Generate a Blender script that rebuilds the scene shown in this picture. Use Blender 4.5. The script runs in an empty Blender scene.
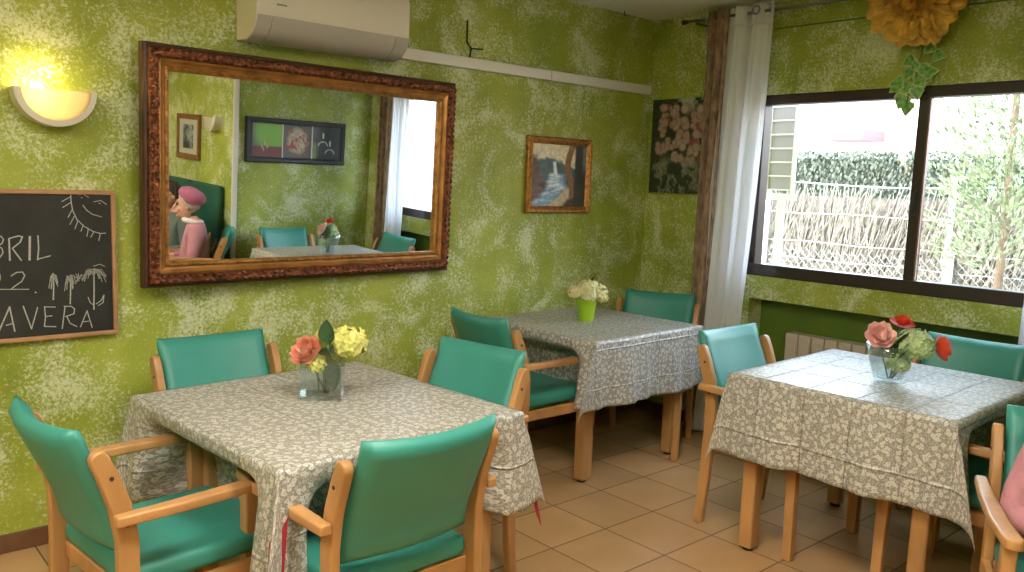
import bpy, bmesh, math, random
from mathutils import Vector, Matrix
from math import sin, cos, pi, radians, sqrt, atan2, hypot

S = bpy.context.scene
COL = S.collection
rnd = random.Random(11)

SKY = 4.6; SUN = 2.6; SCONCE = .45; FILL = 17; EXPO = 1.6
NSUN, NPALM = 15, 41
LADYC, LADYF, LADYYAW = (-1.68, -3.05), (-.90, -.43), .15
MANC, MANF = (-1.62, -3.50), (-1, 0)

# ------------------------------------------------------------------ helpers
class MB:
    def __init__(s): s.v = []; s.f = []; s.uv = None; s.col = None; s.mi = []
    def add(s, vs, fs, mi=0):
        o = len(s.v); s.v += [tuple(p) for p in vs]
        s.f += [tuple(i + o for i in f) for f in fs]; s.mi += [mi] * len(fs); return s
    def box(s, x0, x1, y0, y1, z0, z1, mi=0):
        vs = [(x, y, z) for x in (x0, x1) for y in (y0, y1) for z in (z0, z1)]
        return s.add(vs, [(0,1,3,2),(4,6,7,5),(0,4,5,1),(2,3,7,6),(0,2,6,4),(1,5,7,3)], mi)
    def prism(s, pts, a0, a1, axis='x'):
        n = len(pts)
        def P(a, p):
            return (a, p[0], p[1]) if axis == 'x' else (p[0], a, p[1]) if axis == 'y' else (p[0], p[1], a)
        vs = [P(a0, p) for p in pts] + [P(a1, p) for p in pts]
        fs = [(i, (i+1) % n, n + (i+1) % n, n + i) for i in range(n)]
        return s.add(vs, fs + [tuple(range(n-1, -1, -1)), tuple(range(n, 2*n))])
    def tube(s, path, r, n=8, closed=False):
        path = [Vector(p) for p in path]; m = len(path)
        rr = r if isinstance(r, (list, tuple)) else [r] * m
        vs = []; up = None
        for i, p in enumerate(path):
            if closed: t = path[(i+1) % m] - path[i-1]
            else: t = path[min(i+1, m-1)] - path[max(i-1, 0)]
            t.normalize()
            if up is None:
                up = Vector((0,0,1)) if abs(t.z) < .9 else Vector((1,0,0))
            sx = t.cross(up).normalized(); up = sx.cross(t).normalized()
            vs += [p + rr[i] * (cos(2*pi*k/n) * sx + sin(2*pi*k/n) * up) for k in range(n)]
        fs = []
        for i in range(m if closed else m-1):
            for k in range(n):
                j = (i+1) % m
                fs.append((i*n+k, i*n+(k+1) % n, j*n+(k+1) % n, j*n+k))
        if not closed: fs += [tuple(range(n-1, -1, -1)), tuple(range((m-1)*n, m*n))]
        return s.add(vs, fs)
    def lathe(s, prof, n=24, c=(0,0,0), a0=0, a1=2*pi, sy=1):
        full = abs(a1 - a0 - 2*pi) < 1e-6; k = n if full else n+1
        vs = [(c[0] + r*cos(a0+(a1-a0)*i/n), c[1] + sy*r*sin(a0+(a1-a0)*i/n), c[2] + z) for r, z in prof for i in range(k)]
        fs = [(j*k+i, j*k+(i+1) % k, (j+1)*k+(i+1) % k, (j+1)*k+i) for j in range(len(prof)-1) for i in range(n)]
        return s.add(vs, fs)
    def grid(s, fn, nu, nv, mi=0):
        vs = [fn(i/nu, j/nv) for j in range(nv+1) for i in range(nu+1)]
        fs = [(j*(nu+1)+i, j*(nu+1)+i+1, (j+1)*(nu+1)+i+1, (j+1)*(nu+1)+i) for j in range(nv) for i in range(nu)]
        return s.add(vs, fs, mi)
    def ball(s, c, r, n=12, m=8, R=None):
        if not isinstance(r, (tuple, list)): r = (r, r, r)
        vs = []
        for j in range(m+1):
            for i in range(n):
                t = pi*j/m*.998+.001; a = 2*pi*i/n
                p = Vector((r[0]*sin(t)*cos(a), r[1]*sin(t)*sin(a), -r[2]*cos(t)))
                if R: p = R @ p
                vs.append(p + Vector(c))
        fs = [(j*n+i, j*n+(i+1) % n, (j+1)*n+(i+1) % n, (j+1)*n+i) for j in range(m) for i in range(n)]
        return s.add(vs, fs + [tuple(range(n-1,-1,-1)), tuple(range(m*n, m*n+n))])
    def build(s, name, mat, parent=None, smooth=False, bevel=0, seg=2, solid=0, sub=0, kind=None, label=None):
        me = bpy.data.meshes.new(name); me.from_pydata(s.v, [], s.f); me.validate(clean_customdata=False)
        for m in (mat if isinstance(mat, (list, tuple)) else [mat]): me.materials.append(m)
        if s.uv:
            ul = me.uv_layers.new(name='UVMap')
            for lp in me.loops: ul.data[lp.index].uv = s.uv[lp.vertex_index]
        if s.col:
            ca = me.color_attributes.new('paint', 'FLOAT_COLOR', 'POINT')
            for i, c in enumerate(s.col): ca.data[i].color = (*c, 1)
        for i, pl in enumerate(me.polygons):
            pl.use_smooth = smooth
            if len(s.mi) == len(me.polygons): pl.material_index = s.mi[i]
        if not s.uv and not s.col:
            bm = bmesh.new(); bm.from_mesh(me); bmesh.ops.recalc_face_normals(bm, faces=bm.faces); bm.to_mesh(me); bm.free()
        o = bpy.data.objects.new(name, me); COL.objects.link(o)
        if parent: o.parent = parent
        if solid:
            q = o.modifiers.new('solid', 'SOLIDIFY'); q.thickness = solid; q.offset = 0
        if bevel:
            q = o.modifiers.new('bevel', 'BEVEL'); q.width = bevel; q.segments = seg; q.limit_method = 'ANGLE'; q.angle_limit = radians(40)
            q.harden_normals = False
            for pl in me.polygons: pl.use_smooth = True
            w = o.modifiers.new('wn', 'WEIGHTED_NORMAL'); w.keep_sharp = True
        if sub:
            q = o.modifiers.new('sub', 'SUBSURF'); q.levels = sub; q.render_levels = sub
        if kind: o['kind'] = kind
        if label: o['label'] = label
        return o

def tag(o, label, cat, group=None, kind=None):
    o['label'] = label; o['category'] = cat
    if group: o['group'] = group
    if kind: o['kind'] = kind
    return o
def thing(name, label, cat, loc=(0,0,0), rz=0, group=None):
    o = bpy.data.objects.new(name, None); COL.objects.link(o)
    o.empty_display_size = .1
    o.location = loc; o.rotation_euler = (0, 0, rz)
    return tag(o, label, cat, group)
def dup(root, loc, rz, label, group=None):
    def cp(o, par):
        c = o.copy(); COL.objects.link(c); c.parent = par
        for ch in list(o.children): cp(ch, c)
        return c
    r = cp(root, None); r.location = loc; r.rotation_euler = (0, 0, rz); r['label'] = label
    if group: r['group'] = group
    return r
def sm(a, b, x):
    t = max(0, min(1, (x-a)/(b-a))); return t*t*(3-2*t)
def lerp(a, b, t): return a + (b-a)*t

# ------------------------------------------------------------------ materials
def newmat(name):
    m = bpy.data.materials.new(name); m.use_nodes = True
    nt = m.node_tree; b = nt.nodes['Principled BSDF']; return m, nt, b
def N(nt, t, **kw):
    n = nt.nodes.new(t)
    for k, v in kw.items():
        if k in n.inputs: n.inputs[k].default_value = v
        else: setattr(n, k, v)
    return n
def ramp(nt, src, stops):
    r = nt.nodes.new('ShaderNodeValToRGB'); e = r.color_ramp.elements
    while len(e) < len(stops): e.new(.5)
    for i, (p, c) in enumerate(stops):
        e[i].position = p; e[i].color = (*c, 1) if len(c) == 3 else c
    nt.links.new(src, r.inputs[0]); return r.outputs[0]
def g3(v): return (v, v, v)
def mat(name, col, rough=.5, metal=0, var=0, vs=8, bump=0, bs=60, stretch=(1,1,1), spec=.5, coat=0, sheen=0):
    m, nt, b = newmat(name)
    b.inputs['Base Color'].default_value = (*col, 1); b.inputs['Roughness'].default_value = rough
    b.inputs['Metallic'].default_value = metal; b.inputs['Specular IOR Level'].default_value = spec
    b.inputs['Coat Weight'].default_value = coat; b.inputs['Sheen Weight'].default_value = sheen
    if var or bump:
        tc = N(nt, 'ShaderNodeTexCoord'); mp = N(nt, 'ShaderNodeMapping'); mp.inputs['Scale'].default_value = stretch
        nt.links.new(tc.outputs['Object'], mp.inputs[0])
    if var:
        no = N(nt, 'ShaderNodeTexNoise', Scale=vs, Detail=4.0); nt.links.new(mp.outputs[0], no.inputs['Vector'])
        lo = tuple(c*(1-var) for c in col); hi = tuple(min(1, c*(1+var)) for c in col)
        nt.links.new(ramp(nt, no.outputs[0], [(.3, lo), (.7, hi)]), b.inputs['Base Color'])
    if bump:
        no = N(nt, 'ShaderNodeTexNoise', Scale=bs, Detail=3.0); nt.links.new(mp.outputs[0], no.inputs['Vector'])
        bp = N(nt, 'ShaderNodeBump', Strength=bump, Distance=.01); nt.links.new(no.outputs[0], bp.inputs['Height'])
        nt.links.new(bp.outputs[0], b.inputs['Normal'])
    return m
def mixc(nt, fac, a, b):
    n = nt.nodes.new('ShaderNodeMix'); n.data_type = 'RGBA'
    for src, i in ((fac, 0), (a, 6), (b, 7)):
        if isinstance(src, (tuple, list)): n.inputs[i].default_value = (*src, 1)
        elif isinstance(src, (int, float)): n.inputs[i].default_value = src
        else: nt.links.new(src, n.inputs[i])
    return n.outputs[2]
def mth(nt, op, a, b=None, c=None):
    n = nt.nodes.new('ShaderNodeMath'); n.operation = op
    for i, x in enumerate((a, b, c)):
        if x is None: continue
        if isinstance(x, (int, float)): n.inputs[i].default_value = x
        else: nt.links.new(x, n.inputs[i])
    return n.outputs[0]

def wall_mat():
    m, nt, b = newmat('sponged_green_plaster')
    tc = N(nt, 'ShaderNodeTexCoord').outputs['Object']
    def noise(sc, det, ro=.5, dist=0):
        n = N(nt, 'ShaderNodeTexNoise', Scale=sc, Detail=det, Roughness=ro, Distortion=dist); nt.links.new(tc, n.inputs['Vector']); return n.outputs[0]
    base = ramp(nt, noise(2.6, 4, .6), [(.32, (.225, .285, .026)), (.5, (.30, .355, .036)), (.68, (.38, .43, .055))])
    blot = ramp(nt, noise(4.2, 5, .62, .6), [(.40, g3(0)), (.66, g3(1))])
    fleck = noise(72, 6, .76, .6)
    thr = mth(nt, 'SUBTRACT', .57, mth(nt, 'MULTIPLY', blot, .20))
    d = mth(nt, 'MULTIPLY', mth(nt, 'SUBTRACT', fleck, thr), 5.2)
    d = mth(nt, 'MINIMUM', mth(nt, 'MAXIMUM', d, 0), .74)
    c1 = mixc(nt, d, base, (.72, .76, .52))
    nt.links.new(c1, b.inputs['Base Color'])
    b.inputs['Roughness'].default_value = .40; b.inputs['Specular IOR Level'].default_value = .4
    bp = N(nt, 'ShaderNodeBump', Strength=.55, Distance=.006)
    h = mth(nt, 'ADD', fleck, mth(nt, 'MULTIPLY', noise(90, 3), .5))
    nt.links.new(h, bp.inputs['Height']); nt.links.new(bp.outputs[0], b.inputs['Normal'])
    return m
def floor_mat():
    m, nt, b = newmat('terracotta_tiles')
    tc = N(nt, 'ShaderNodeTexCoord').outputs['Object']
    mp = N(nt, 'ShaderNodeMapping'); mp.inputs['Location'].default_value = (1.668 + .3265*20, 1.586 + .3265*20, 0)
    nt.links.new(tc, mp.inputs[0])
    br = N(nt, 'ShaderNodeTexBrick', offset=0.0, squash=1.0)
    br.inputs['Scale'].default_value = 1; br.inputs['Brick Width'].default_value = .3265; br.inputs['Row Height'].default_value = .3265
    br.inputs['Mortar Size'].default_value = .0035; br.inputs['Mortar Smooth'].default_value = .2
    br.inputs['Color1'].default_value = (0,0,0,1); br.inputs['Color2'].default_value = (1,1,1,1); br.inputs['Bias'].default_value = 0
    nt.links.new(mp.outputs[0], br.inputs['Vector'])
    n1 = N(nt, 'ShaderNodeTexNoise', Scale=3.2, Detail=4.0, Roughness=.5, Distortion=.2); nt.links.new(tc, n1.inputs['Vector'])
    c = ramp(nt, n1.outputs[0], [(.25, (.455, .270, .122)), (.5, (.49, .295, .136)), (.78, (.54, .340, .168))])
    tint = mixc(nt, br.outputs['Color'], (.86,.84,.82), (1.06,1.03,1.0))
    mu = nt.nodes.new('ShaderNodeMix'); mu.data_type = 'RGBA'; mu.blend_type = 'MULTIPLY'; mu.inputs[0].default_value = 1
    nt.links.new(c, mu.inputs[6]); nt.links.new(tint, mu.inputs[7])
    c2 = mixc(nt, br.outputs['Fac'], mu.outputs[2], (.20, .115, .060))
    nt.links.new(c2, b.inputs['Base Color'])
    b.inputs['Specular IOR Level'].default_value = .5
    b.inputs['Roughness'].default_value = .27
    bp = N(nt, 'ShaderNodeBump', Strength=.5, Distance=.004)
    nt.links.new(mth(nt, 'MULTIPLY', br.outputs['Fac'], -1.0), bp.inputs['Height'])
    nt.links.new(bp.outputs[0], b.inputs['Normal'])
    return m
def cloth_mat():
    m, nt, b = newmat('floral_tablecloth')
    uv = N(nt, 'ShaderNodeTexCoord').outputs['UV']
    dn = N(nt, 'ShaderNodeTexNoise', Scale=26.0, Detail=2.0); nt.links.new(uv, dn.inputs['Vector'])
    ad = N(nt, 'ShaderNodeVectorMath', operation='MULTIPLY_ADD'); ad.inputs[1].default_value = (.02,.02,0)
    nt.links.new(dn.outputs['Color'], ad.inputs[0]); nt.links.new(uv, ad.inputs[2])
    def vor(sc, feat='F1'):
        v = N(nt, 'ShaderNodeTexVoronoi', Scale=sc, feature=feat); v.voronoi_dimensions = '2D'; nt.links.new(ad.outputs[0], v.inputs['Vector']); return v
    big = vor(43.0); small = vor(112.0); vine = vor(62.0, 'DISTANCE_TO_EDGE')
    # petals: small lobes around each big cell centre
    lob = mth(nt, 'ADD', big.outputs['Distance'], mth(nt, 'MULTIPLY', small.outputs['Distance'], .28))
    fl = ramp(nt, lob, [(.40, g3(1)), (.48, g3(0))])
    ctr = ramp(nt, big.outputs['Distance'], [(.08, g3(1)), (.13, g3(0))])
    sml = ramp(nt, small.outputs['Distance'], [(.26, g3(.75)), (.36, g3(0))])
    vi = ramp(nt, vine.outputs['Distance'], [(.025, g3(.7)), (.06, g3(0))])
    base = (.235, .220, .188)
    c = mixc(nt, vi, base, (.50,.48,.42)); c = mixc(nt, sml, c, (.46,.44,.37)); c = mixc(nt, fl, c, (.57,.55,.49)); c = mixc(nt, ctr, c, (.40,.37,.31))
    nt.links.new(c, b.inputs['Base Color'])
    b.inputs['Roughness'].default_value = .40; b.inputs['Specular IOR Level'].default_value = .65
    # ironed fold lines every 0.24 m
    sp = N(nt, 'ShaderNodeSeparateXYZ'); nt.links.new(uv, sp.inputs[0])
    hs = []
    for ax, pitch in ((0, .25), (1, .19)):
        w = mth(nt, 'ABSOLUTE', mth(nt, 'SUBTRACT', mth(nt, 'FRACT', mth(nt, 'DIVIDE', mth(nt, 'ADD', sp.outputs[ax], 10.06), pitch)), .5))
        hs.append(mth(nt, 'MAXIMUM', mth(nt, 'SUBTRACT', .030, w), 0))
    wr = N(nt, 'ShaderNodeTexNoise', Scale=7.0, Detail=3.0); nt.links.new(uv, wr.inputs['Vector'])
    h = mth(nt, 'ADD', mth(nt, 'MULTIPLY', mth(nt, 'ADD', hs[0], hs[1]), 26), mth(nt, 'MULTIPLY', wr.outputs[0], .9))
    bp = N(nt, 'ShaderNodeBump', Strength=.8, Distance=.007); nt.links.new(h, bp.inputs['Height']); nt.links.new(bp.outputs[0], b.inputs['Normal'])
    return m
def brick_mat():
    m, nt, b = newmat('pale_pink_brick'); tc = N(nt, 'ShaderNodeTexCoord').outputs['Object']; mp = N(nt, 'ShaderNodeMapping'); mp.inputs['Rotation'].default_value = (pi/2, 0, 0)
    nt.links.new(tc, mp.inputs[0]); br = N(nt, 'ShaderNodeTexBrick'); br.inputs['Scale'].default_value = 1; br.inputs['Brick Width'].default_value = .3; br.inputs['Row Height'].default_value = .11; br.inputs['Mortar Size'].default_value = .008
    br.inputs['Color1'].default_value = (.62,.46,.40,1); br.inputs['Color2'].default_value = (.56,.40,.34,1); br.inputs['Mortar'].default_value = (.75,.70,.66,1)
    nt.links.new(mp.outputs[0], br.inputs['Vector']); nt.links.new(br.outputs['Color'], b.inputs['Base Color']); b.inputs['Roughness'].default_value = .9; return m
def paint_mat(name, rough=.45):
    m, nt, b = newmat(name)
    a = N(nt, 'ShaderNodeAttribute', attribute_name='paint'); nt.links.new(a.outputs['Color'], b.inputs['Base Color'])
    b.inputs['Roughness'].default_value = rough; return m
def mix_shader(name, a, bsd, fac):
    m = bpy.data.materials.new(name); m.use_nodes = True; nt = m.node_tree; nt.nodes.clear()
    o = nt.nodes.new('ShaderNodeOutputMaterial'); x = nt.nodes.new('ShaderNodeMixShader')
    A = a(nt); B = bsd(nt); nt.links.new(A, x.inputs[1]); nt.links.new(B, x.inputs[2])
    if callable(fac): nt.links.new(fac(nt), x.inputs[0])
    else: x.inputs[0].default_value = fac
    nt.links.new(x.outputs[0], o.inputs[0]); return m
def sh(t, col, **kw):
    def f(nt):
        n = N(nt, t, **kw); n.inputs['Color'].default_value = (*col, 1); return n.outputs[0]
    return f
def fres(ior, k=1.0, base=0.0):
    def f(nt):
        n = N(nt, 'ShaderNodeLayerWeight', Blend=.5); return mth(nt, 'ADD', mth(nt, 'MULTIPLY', mth(nt, 'POWER', n.outputs['Facing'], 4.0), .55*k), .035 + base)
    return f
def emit(name, col, st):
    m, nt, b = newmat(name); b.inputs['Base Color'].default_value = (*col, 1)
    b.inputs['Emission Color'].default_value = (*col, 1); b.inputs['Emission Strength'].default_value = st; return m

M = {}
M['wall'] = wall_mat(); M['floor'] = floor_mat(); M['cloth'] = cloth_mat()
M['niche'] = mat('plain_dark_green_paint', (.085, .150, .008), .5, var=.12, vs=5)
M['ceiling'] = mat('ceiling_paint', (.74,.72,.67), .8, var=.03, vs=3, bump=.1, bs=80)
M['wood'] = mat('beech', (.46, .240, .088), .36, var=.22, vs=9, stretch=(1,1,.25), spec=.5)
M['skirt'] = mat('brown_skirting_tile', (.16, .075, .035), .4, var=.25, vs=12)
M['teal'] = mat('teal_vinyl', (.040, .255, .205), .40, bump=.12, bs=350, spec=.5, var=.06, vs=6)
M['screw'] = mat('screw_cap', (.05,.025,.012), .4)
M['rubber'] = mat('black_rubber', (.015,.013,.012), .6)
M['white_pl'] = mat('cream_plastic', (.66,.62,.53), .38)
M['grey_pl'] = mat('grey_plastic', (.40,.38,.34), .45)
M['trunk'] = mat('white_trunking', (.70,.68,.60), .45)
M['dark'] = mat('dark_slot', (.012,.012,.012), .5)
M['logo'] = mat('grey_logo', (.2,.2,.2), .4)
M['frame_al'] = mat('dark_brown_aluminium', (.030,.018,.014), .35, var=.1, vs=20)
M['frame_edge'] = mat('pale_seal', (.30,.17,.13), .5)
M['steel'] = mat('brushed_steel', (.35,.35,.36), .3, metal=1)
M['gold'] = mat('antique_gold', (.42,.20,.055), .36, metal=.65, var=.45, vs=40, bump=.4, bs=90)
M['gilt_flat'] = mat('flat_gilding', (.40,.185,.050), .38, metal=.6, var=.35, vs=14, bump=.15, bs=60)
M['carved'] = mat('carved_bronze_gilding', (.185,.060,.026), .30, metal=.65, var=.9, vs=60, bump=.5, bs=120)
M['oldwood'] = mat('dark_red_wood', (.055,.020,.010), .4, var=.3, vs=20)
M['mirror'] = mat('mirror_silver', (.90,.93,.92), .01, metal=1)
M['canvas'] = paint_mat('oil_paint'); M['print'] = paint_mat('printed_canvas', .5)
M['blackframe'] = mat('black_lacquer', (.010,.010,.011), .5)
M['brownframe'] = mat('brown_picture_frame', (.20,.085,.025), .4, var=.3, vs=15)
M['slate'] = mat('chalkboard_slate', (.016,.016,.013), .7, var=.55, vs=7)
M['boardframe'] = mat('pine_board_frame', (.40,.215,.100), .55, var=.2, vs=12)
M['chalk'] = mat('chalk', (.40,.40,.35), .9, var=.25, vs=120)
M['ceramic'] = mat('white_ceramic', (.66,.62,.52), .4)
M['cur_brown'] = mat('brown_drape', (.30,.205,.130), .75, var=.5, vs=32, stretch=(1,1,.5))
M['red'] = mat('red_cloth', (.30,.012,.022), .8)
M['rad'] = mat('cream_radiator', (.50,.43,.33), .45)
M['lime'] = mat('lime_pot', (.30,.50,.012), .42)
M['leaf_d'] = mat('dark_leaf', (.028,.070,.022), .45, var=.3, vs=30)
M['leaf_m'] = mat('green_leaf', (.085,.190,.045), .45, var=.35, vs=30)
M['ivy'] = mat('ivy_leaf', (.15,.36,.065), .4, var=.6, vs=55)
M['ivy_edge'] = mat('ivy_leaf_pale', (.42,.52,.20), .45, var=.3, vs=30)
M['stem'] = mat('stem', (.10,.19,.045), .5)
M['hyd_y'] = mat('yellow_hydrangea', (.66,.64,.18), .6, var=.2, vs=40)
M['hyd_c'] = mat('cream_hydrangea', (.74,.70,.36), .6, var=.2, vs=40)
M['hyd_g'] = mat('green_hydrangea', (.48,.60,.30), .6, var=.25, vs=40)
M['coral'] = mat('coral_petals', (.84,.36,.25), .5, var=.2, vs=30)
M['pink'] = mat('pink_petals', (.84,.50,.46), .5, var=.2, vs=30)
M['redfl'] = mat('red_petals', (.66,.055,.022), .5, var=.3, vs=40)
M['amber'] = mat('amber_crepe_paper', (.70,.42,.07), .7, var=.35, vs=14, bump=.3, bs=120)
M['amber_d'] = mat('brown_crepe_paper', (.36,.16,.03), .7, var=.3, vs=14)
M['skin'] = mat('skin', (.60,.34,.24), .5, var=.06, vs=20)
M['lips'] = mat('lips', (.42,.15,.12), .5)
M['eye'] = mat('eye', (.05,.035,.03), .2)
M['sweater'] = mat('pink_knit', (.46,.205,.235), .85, bump=.3, bs=160, var=.12, vs=18)
M['beret'] = mat('pink_felt', (.40,.125,.20), .9, var=.1, vs=20)
M['trousers'] = mat('dark_trousers', (.045,.042,.06), .85)
M['jumper'] = mat('grey_green_jumper', (.10,.13,.11), .85, bump=.3, bs=160)
M['hair'] = mat('dark_hair', (.035,.022,.016), .6, var=.4, vs=60)
M['hair_g'] = mat('grey_hair', (.40,.37,.34), .7, var=.3, vs=60)
M['shoe'] = mat('black_shoe', (.02,.018,.018), .5)
M['scarf'] = mat('white_scarf', (.70,.66,.64), .85)
M['green_uph'] = mat('dark_green_upholstery', (.010,.085,.055), .55, var=.1, vs=8)
M['twig'] = mat('dry_brushwood', (.34,.295,.235), .9, var=.4, vs=14)
M['twig_d'] = mat('brushwood_backing', (.17,.14,.11), .95, var=.4, vs=30)
M['wire'] = mat('galvanised_wire', (.42,.42,.40), .5, metal=.1)
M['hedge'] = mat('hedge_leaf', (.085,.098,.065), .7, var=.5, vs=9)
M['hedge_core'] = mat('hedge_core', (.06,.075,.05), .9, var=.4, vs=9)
M['conifer'] = mat('conifer_spray', (.24,.28,.15), .7, var=.6, vs=14)
M['bark'] = mat('bark', (.16,.11,.07), .9, var=.3, vs=12)
M['render'] = mat('white_render', (.82,.80,.76), .8)
M['roofgrey'] = mat('grey_canopy', (.20,.20,.23), .7)
M['roofred'] = mat('red_canopy', (.34,.09,.10), .7)
M['orange'] = mat('orange_blind', (.62,.34,.20), .7)
M['brick'] = brick_mat()
M['ground'] = mat('dry_ground', (.46,.41,.33), .95, var=.2, vs=4)
M['slat'] = mat('grey_louvre', (.30,.27,.28), .7)
M['slat_fr'] = mat('pale_louvre_frame', (.80,.76,.68), .6)
M['glass'] = mix_shader('window_glass', sh('ShaderNodeBsdfTransparent', (.97,.98,.98)), sh('ShaderNodeBsdfGlossy', (1,1,1), Roughness=.02), fres(1.45))
M['vase'] = mix_shader('clear_glass', sh('ShaderNodeBsdfTransparent', (.86,.905,.895)), sh('ShaderNodeBsdfGlossy', (1,1,1), Roughness=.04), fres(1.5, 1.4, .045))
M['lens'] = mix_shader('spectacle_lens', sh('ShaderNodeBsdfTransparent', (.95,.95,.95)), sh('ShaderNodeBsdfGlossy', (1,1,1), Roughness=.03), fres(1.5))
def sheer_front(nt):
    t = N(nt, 'ShaderNodeBsdfTranslucent'); t.inputs['Color'].default_value = (.93,.94,.97,1)
    d = N(nt, 'ShaderNodeBsdfDiffuse'); d.inputs['Color'].default_value = (.93,.93,.95,1)
    x = N(nt, 'ShaderNodeMixShader'); x.inputs[0].default_value = .45; nt.links.new(t.outputs[0], x.inputs[1]); nt.links.new(d.outputs[0], x.inputs[2]); return x.outputs[0]
M['sheer'] = mix_shader('sheer_voile', sheer_front, sh('ShaderNodeBsdfTransparent', (1,1,1)), .16)
def frost_a(nt):
    t = N(nt, 'ShaderNodeBsdfTranslucent'); t.inputs['Color'].default_value = (.9,.78,.5,1); return t.outputs[0]
M['frost'] = mix_shader('frosted_shade', frost_a, sh('ShaderNodeBsdfDiffuse', (.74,.70,.58)), .5)
M['bulb'] = emit('lamp_bulb', (1, .80, .42), 14)
M['filldiff'] = emit('fill_lamp_diffuser', (1, .93, .82), FILL)  # glow of the added ceiling fill lamps

# ------------------------------------------------------------------ camera
CAMP = Vector((-4.32736, -3.58633, 1.5))
Rv = Vector((0.750734, -0.659679, 0.034948)); Uv = Vector((0.056375, 0.116687, 0.991567)); Fv = Vector((0.658195, 0.742433, -0.124791))
cam = bpy.data.cameras.new('camera'); co = bpy.data.objects.new('camera', cam); COL.objects.link(co)
co.matrix_world = Matrix(((Rv.x, Uv.x, -Fv.x, CAMP.x), (Rv.y, Uv.y, -Fv.y, CAMP.y), (Rv.z, Uv.z, -Fv.z, CAMP.z), (0,0,0,1)))
cam.sensor_width = 36; cam.lens = 834.8 / 1024 * 36; cam.clip_start = .02; cam.clip_end = 200
S.camera = co
S.view_settings.view_transform = 'Standard'; S.view_settings.look = 'None'; S.view_settings.gamma = 1
S.view_settings.use_curve_mapping = False; S.view_settings.exposure = EXPO
S.cycles.max_bounces = 10; S.cycles.diffuse_bounces = 5; S.cycles.glossy_bounces = 5; S.cycles.transmission_bounces = 8; S.cycles.transparent_max_bounces = 16
S.cycles.use_denoising = True; S.cycles.caustics_reflective = False; S.cycles.caustics_refractive = False; S.cycles.sample_clamp_indirect = 6

# ------------------------------------------------------------------ setting
H = 2.555; XL = -6.2; YB = -6.0; XS = -1.31; YF = -2.99
st = 'structure'
MB().box(XL-.2, .25, YB-.2, .2, -.12, 0).build('floor', M['floor'], kind=st)
MB().box(XL-.2, .45, YB-.2, .2, H, H+.2).build('ceiling', M['ceiling'], kind=st)
MB().box(XL-.2, .25, 0, .2, 0, H).build('wall_back', M['wall'], kind=st)
MB().box(XL-.2, XL, YB, 0, 0, H).build('wall_left', M['wall'], kind=st)
MB().box(XL-.2, XS, YB-.2, YB, 0, H).build('wall_rear', M['wall'], kind=st)
MB().box(XS, .09, YB-.2, YF, 0, H).build('wall_front', M['wall'], kind=st)
WY0, WY1, WZ0, WZ1 = -.80, -2.72, .997, 2.041
NY0, NY1 = -.835, -2.68
w = MB()
w.box(0, .25, YF, 0, WZ1, H); w.box(0, .09, WY0, 0, .862, WZ1); w.box(0, .09, YF, WY1, .862, WZ1)
w.box(0, .25, WY1, WY0, .862, WZ0); w.box(0, .25, NY0, 0, 0, .862); w.box(0, .25, YF, NY1, 0, .862)
w.build('wall_right', M['wall'], kind=st)
MB().box(.14, .25, NY1, NY0, 0, .862).build('wall_niche', M['niche'], kind=st)
sk = MB().box(-6.19, -.012, -.012, 0, 0, .075)
sk.build('baseboard_back', M['skirt'], kind=st, bevel=.003)
MB().box(-.012, 0, NY0, -.0125, 0, .075).build('baseboard_right', M['skirt'], kind=st, bevel=.003)
MB().box(-1.3095, -.0125, -2.99, -2.978, 0, .075).build('baseboard_front', M['skirt'], kind=st, bevel=.003)
MB().box(XS-.022, XS+.022, YF-.004, YF+.014, 0.076, H-.001).build('trim_1', M['trunk'], kind=st, bevel=.004)
MB().box(-.006, .0, WY1, WY0-.08, 2.404, 2.412).build('trim_2', M['niche'], kind=st)

# window
wf = MB()
x0, x1 = .005, .085
wf.box(x0, x1, WY1, WY0, WZ1-.056, WZ1); wf.box(x0, x1, WY1, WY0, WZ0, WZ0+.070)
wf.box(x0, x1, WY0-.05, WY0, WZ0+.070, WZ1-.056); wf.box(x0, x1, WY1, WY1+.05, WZ0+.070, WZ1-.056)
win = wf.build('window_1', M['frame_al'], kind=st, bevel=.004)
MB().box(.014, .07, -1.768, -1.716, WZ0+.0695, WZ1-.0555).build('mullion', M['frame_al'], win, bevel=.004)
MB().box(.016, .03, -1.776, -1.769, WZ0+.07, WZ1-.056).build('seal', M['frame_edge'], win)
MB().box(.045, .049, -1.717, WY0-.049, WZ0+.069, WZ1-.055).build('pane', M['glass'], win)
MB().box(.060, .064, WY1+.049, -1.767, WZ0+.069, WZ1-.055).build('pane', M['glass'], win)
hb = MB(); hb.box(.004, .016, -1.752, -1.732, 1.40, 1.52); hb.build('latch', M['dark'], win, bevel=.003)

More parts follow.
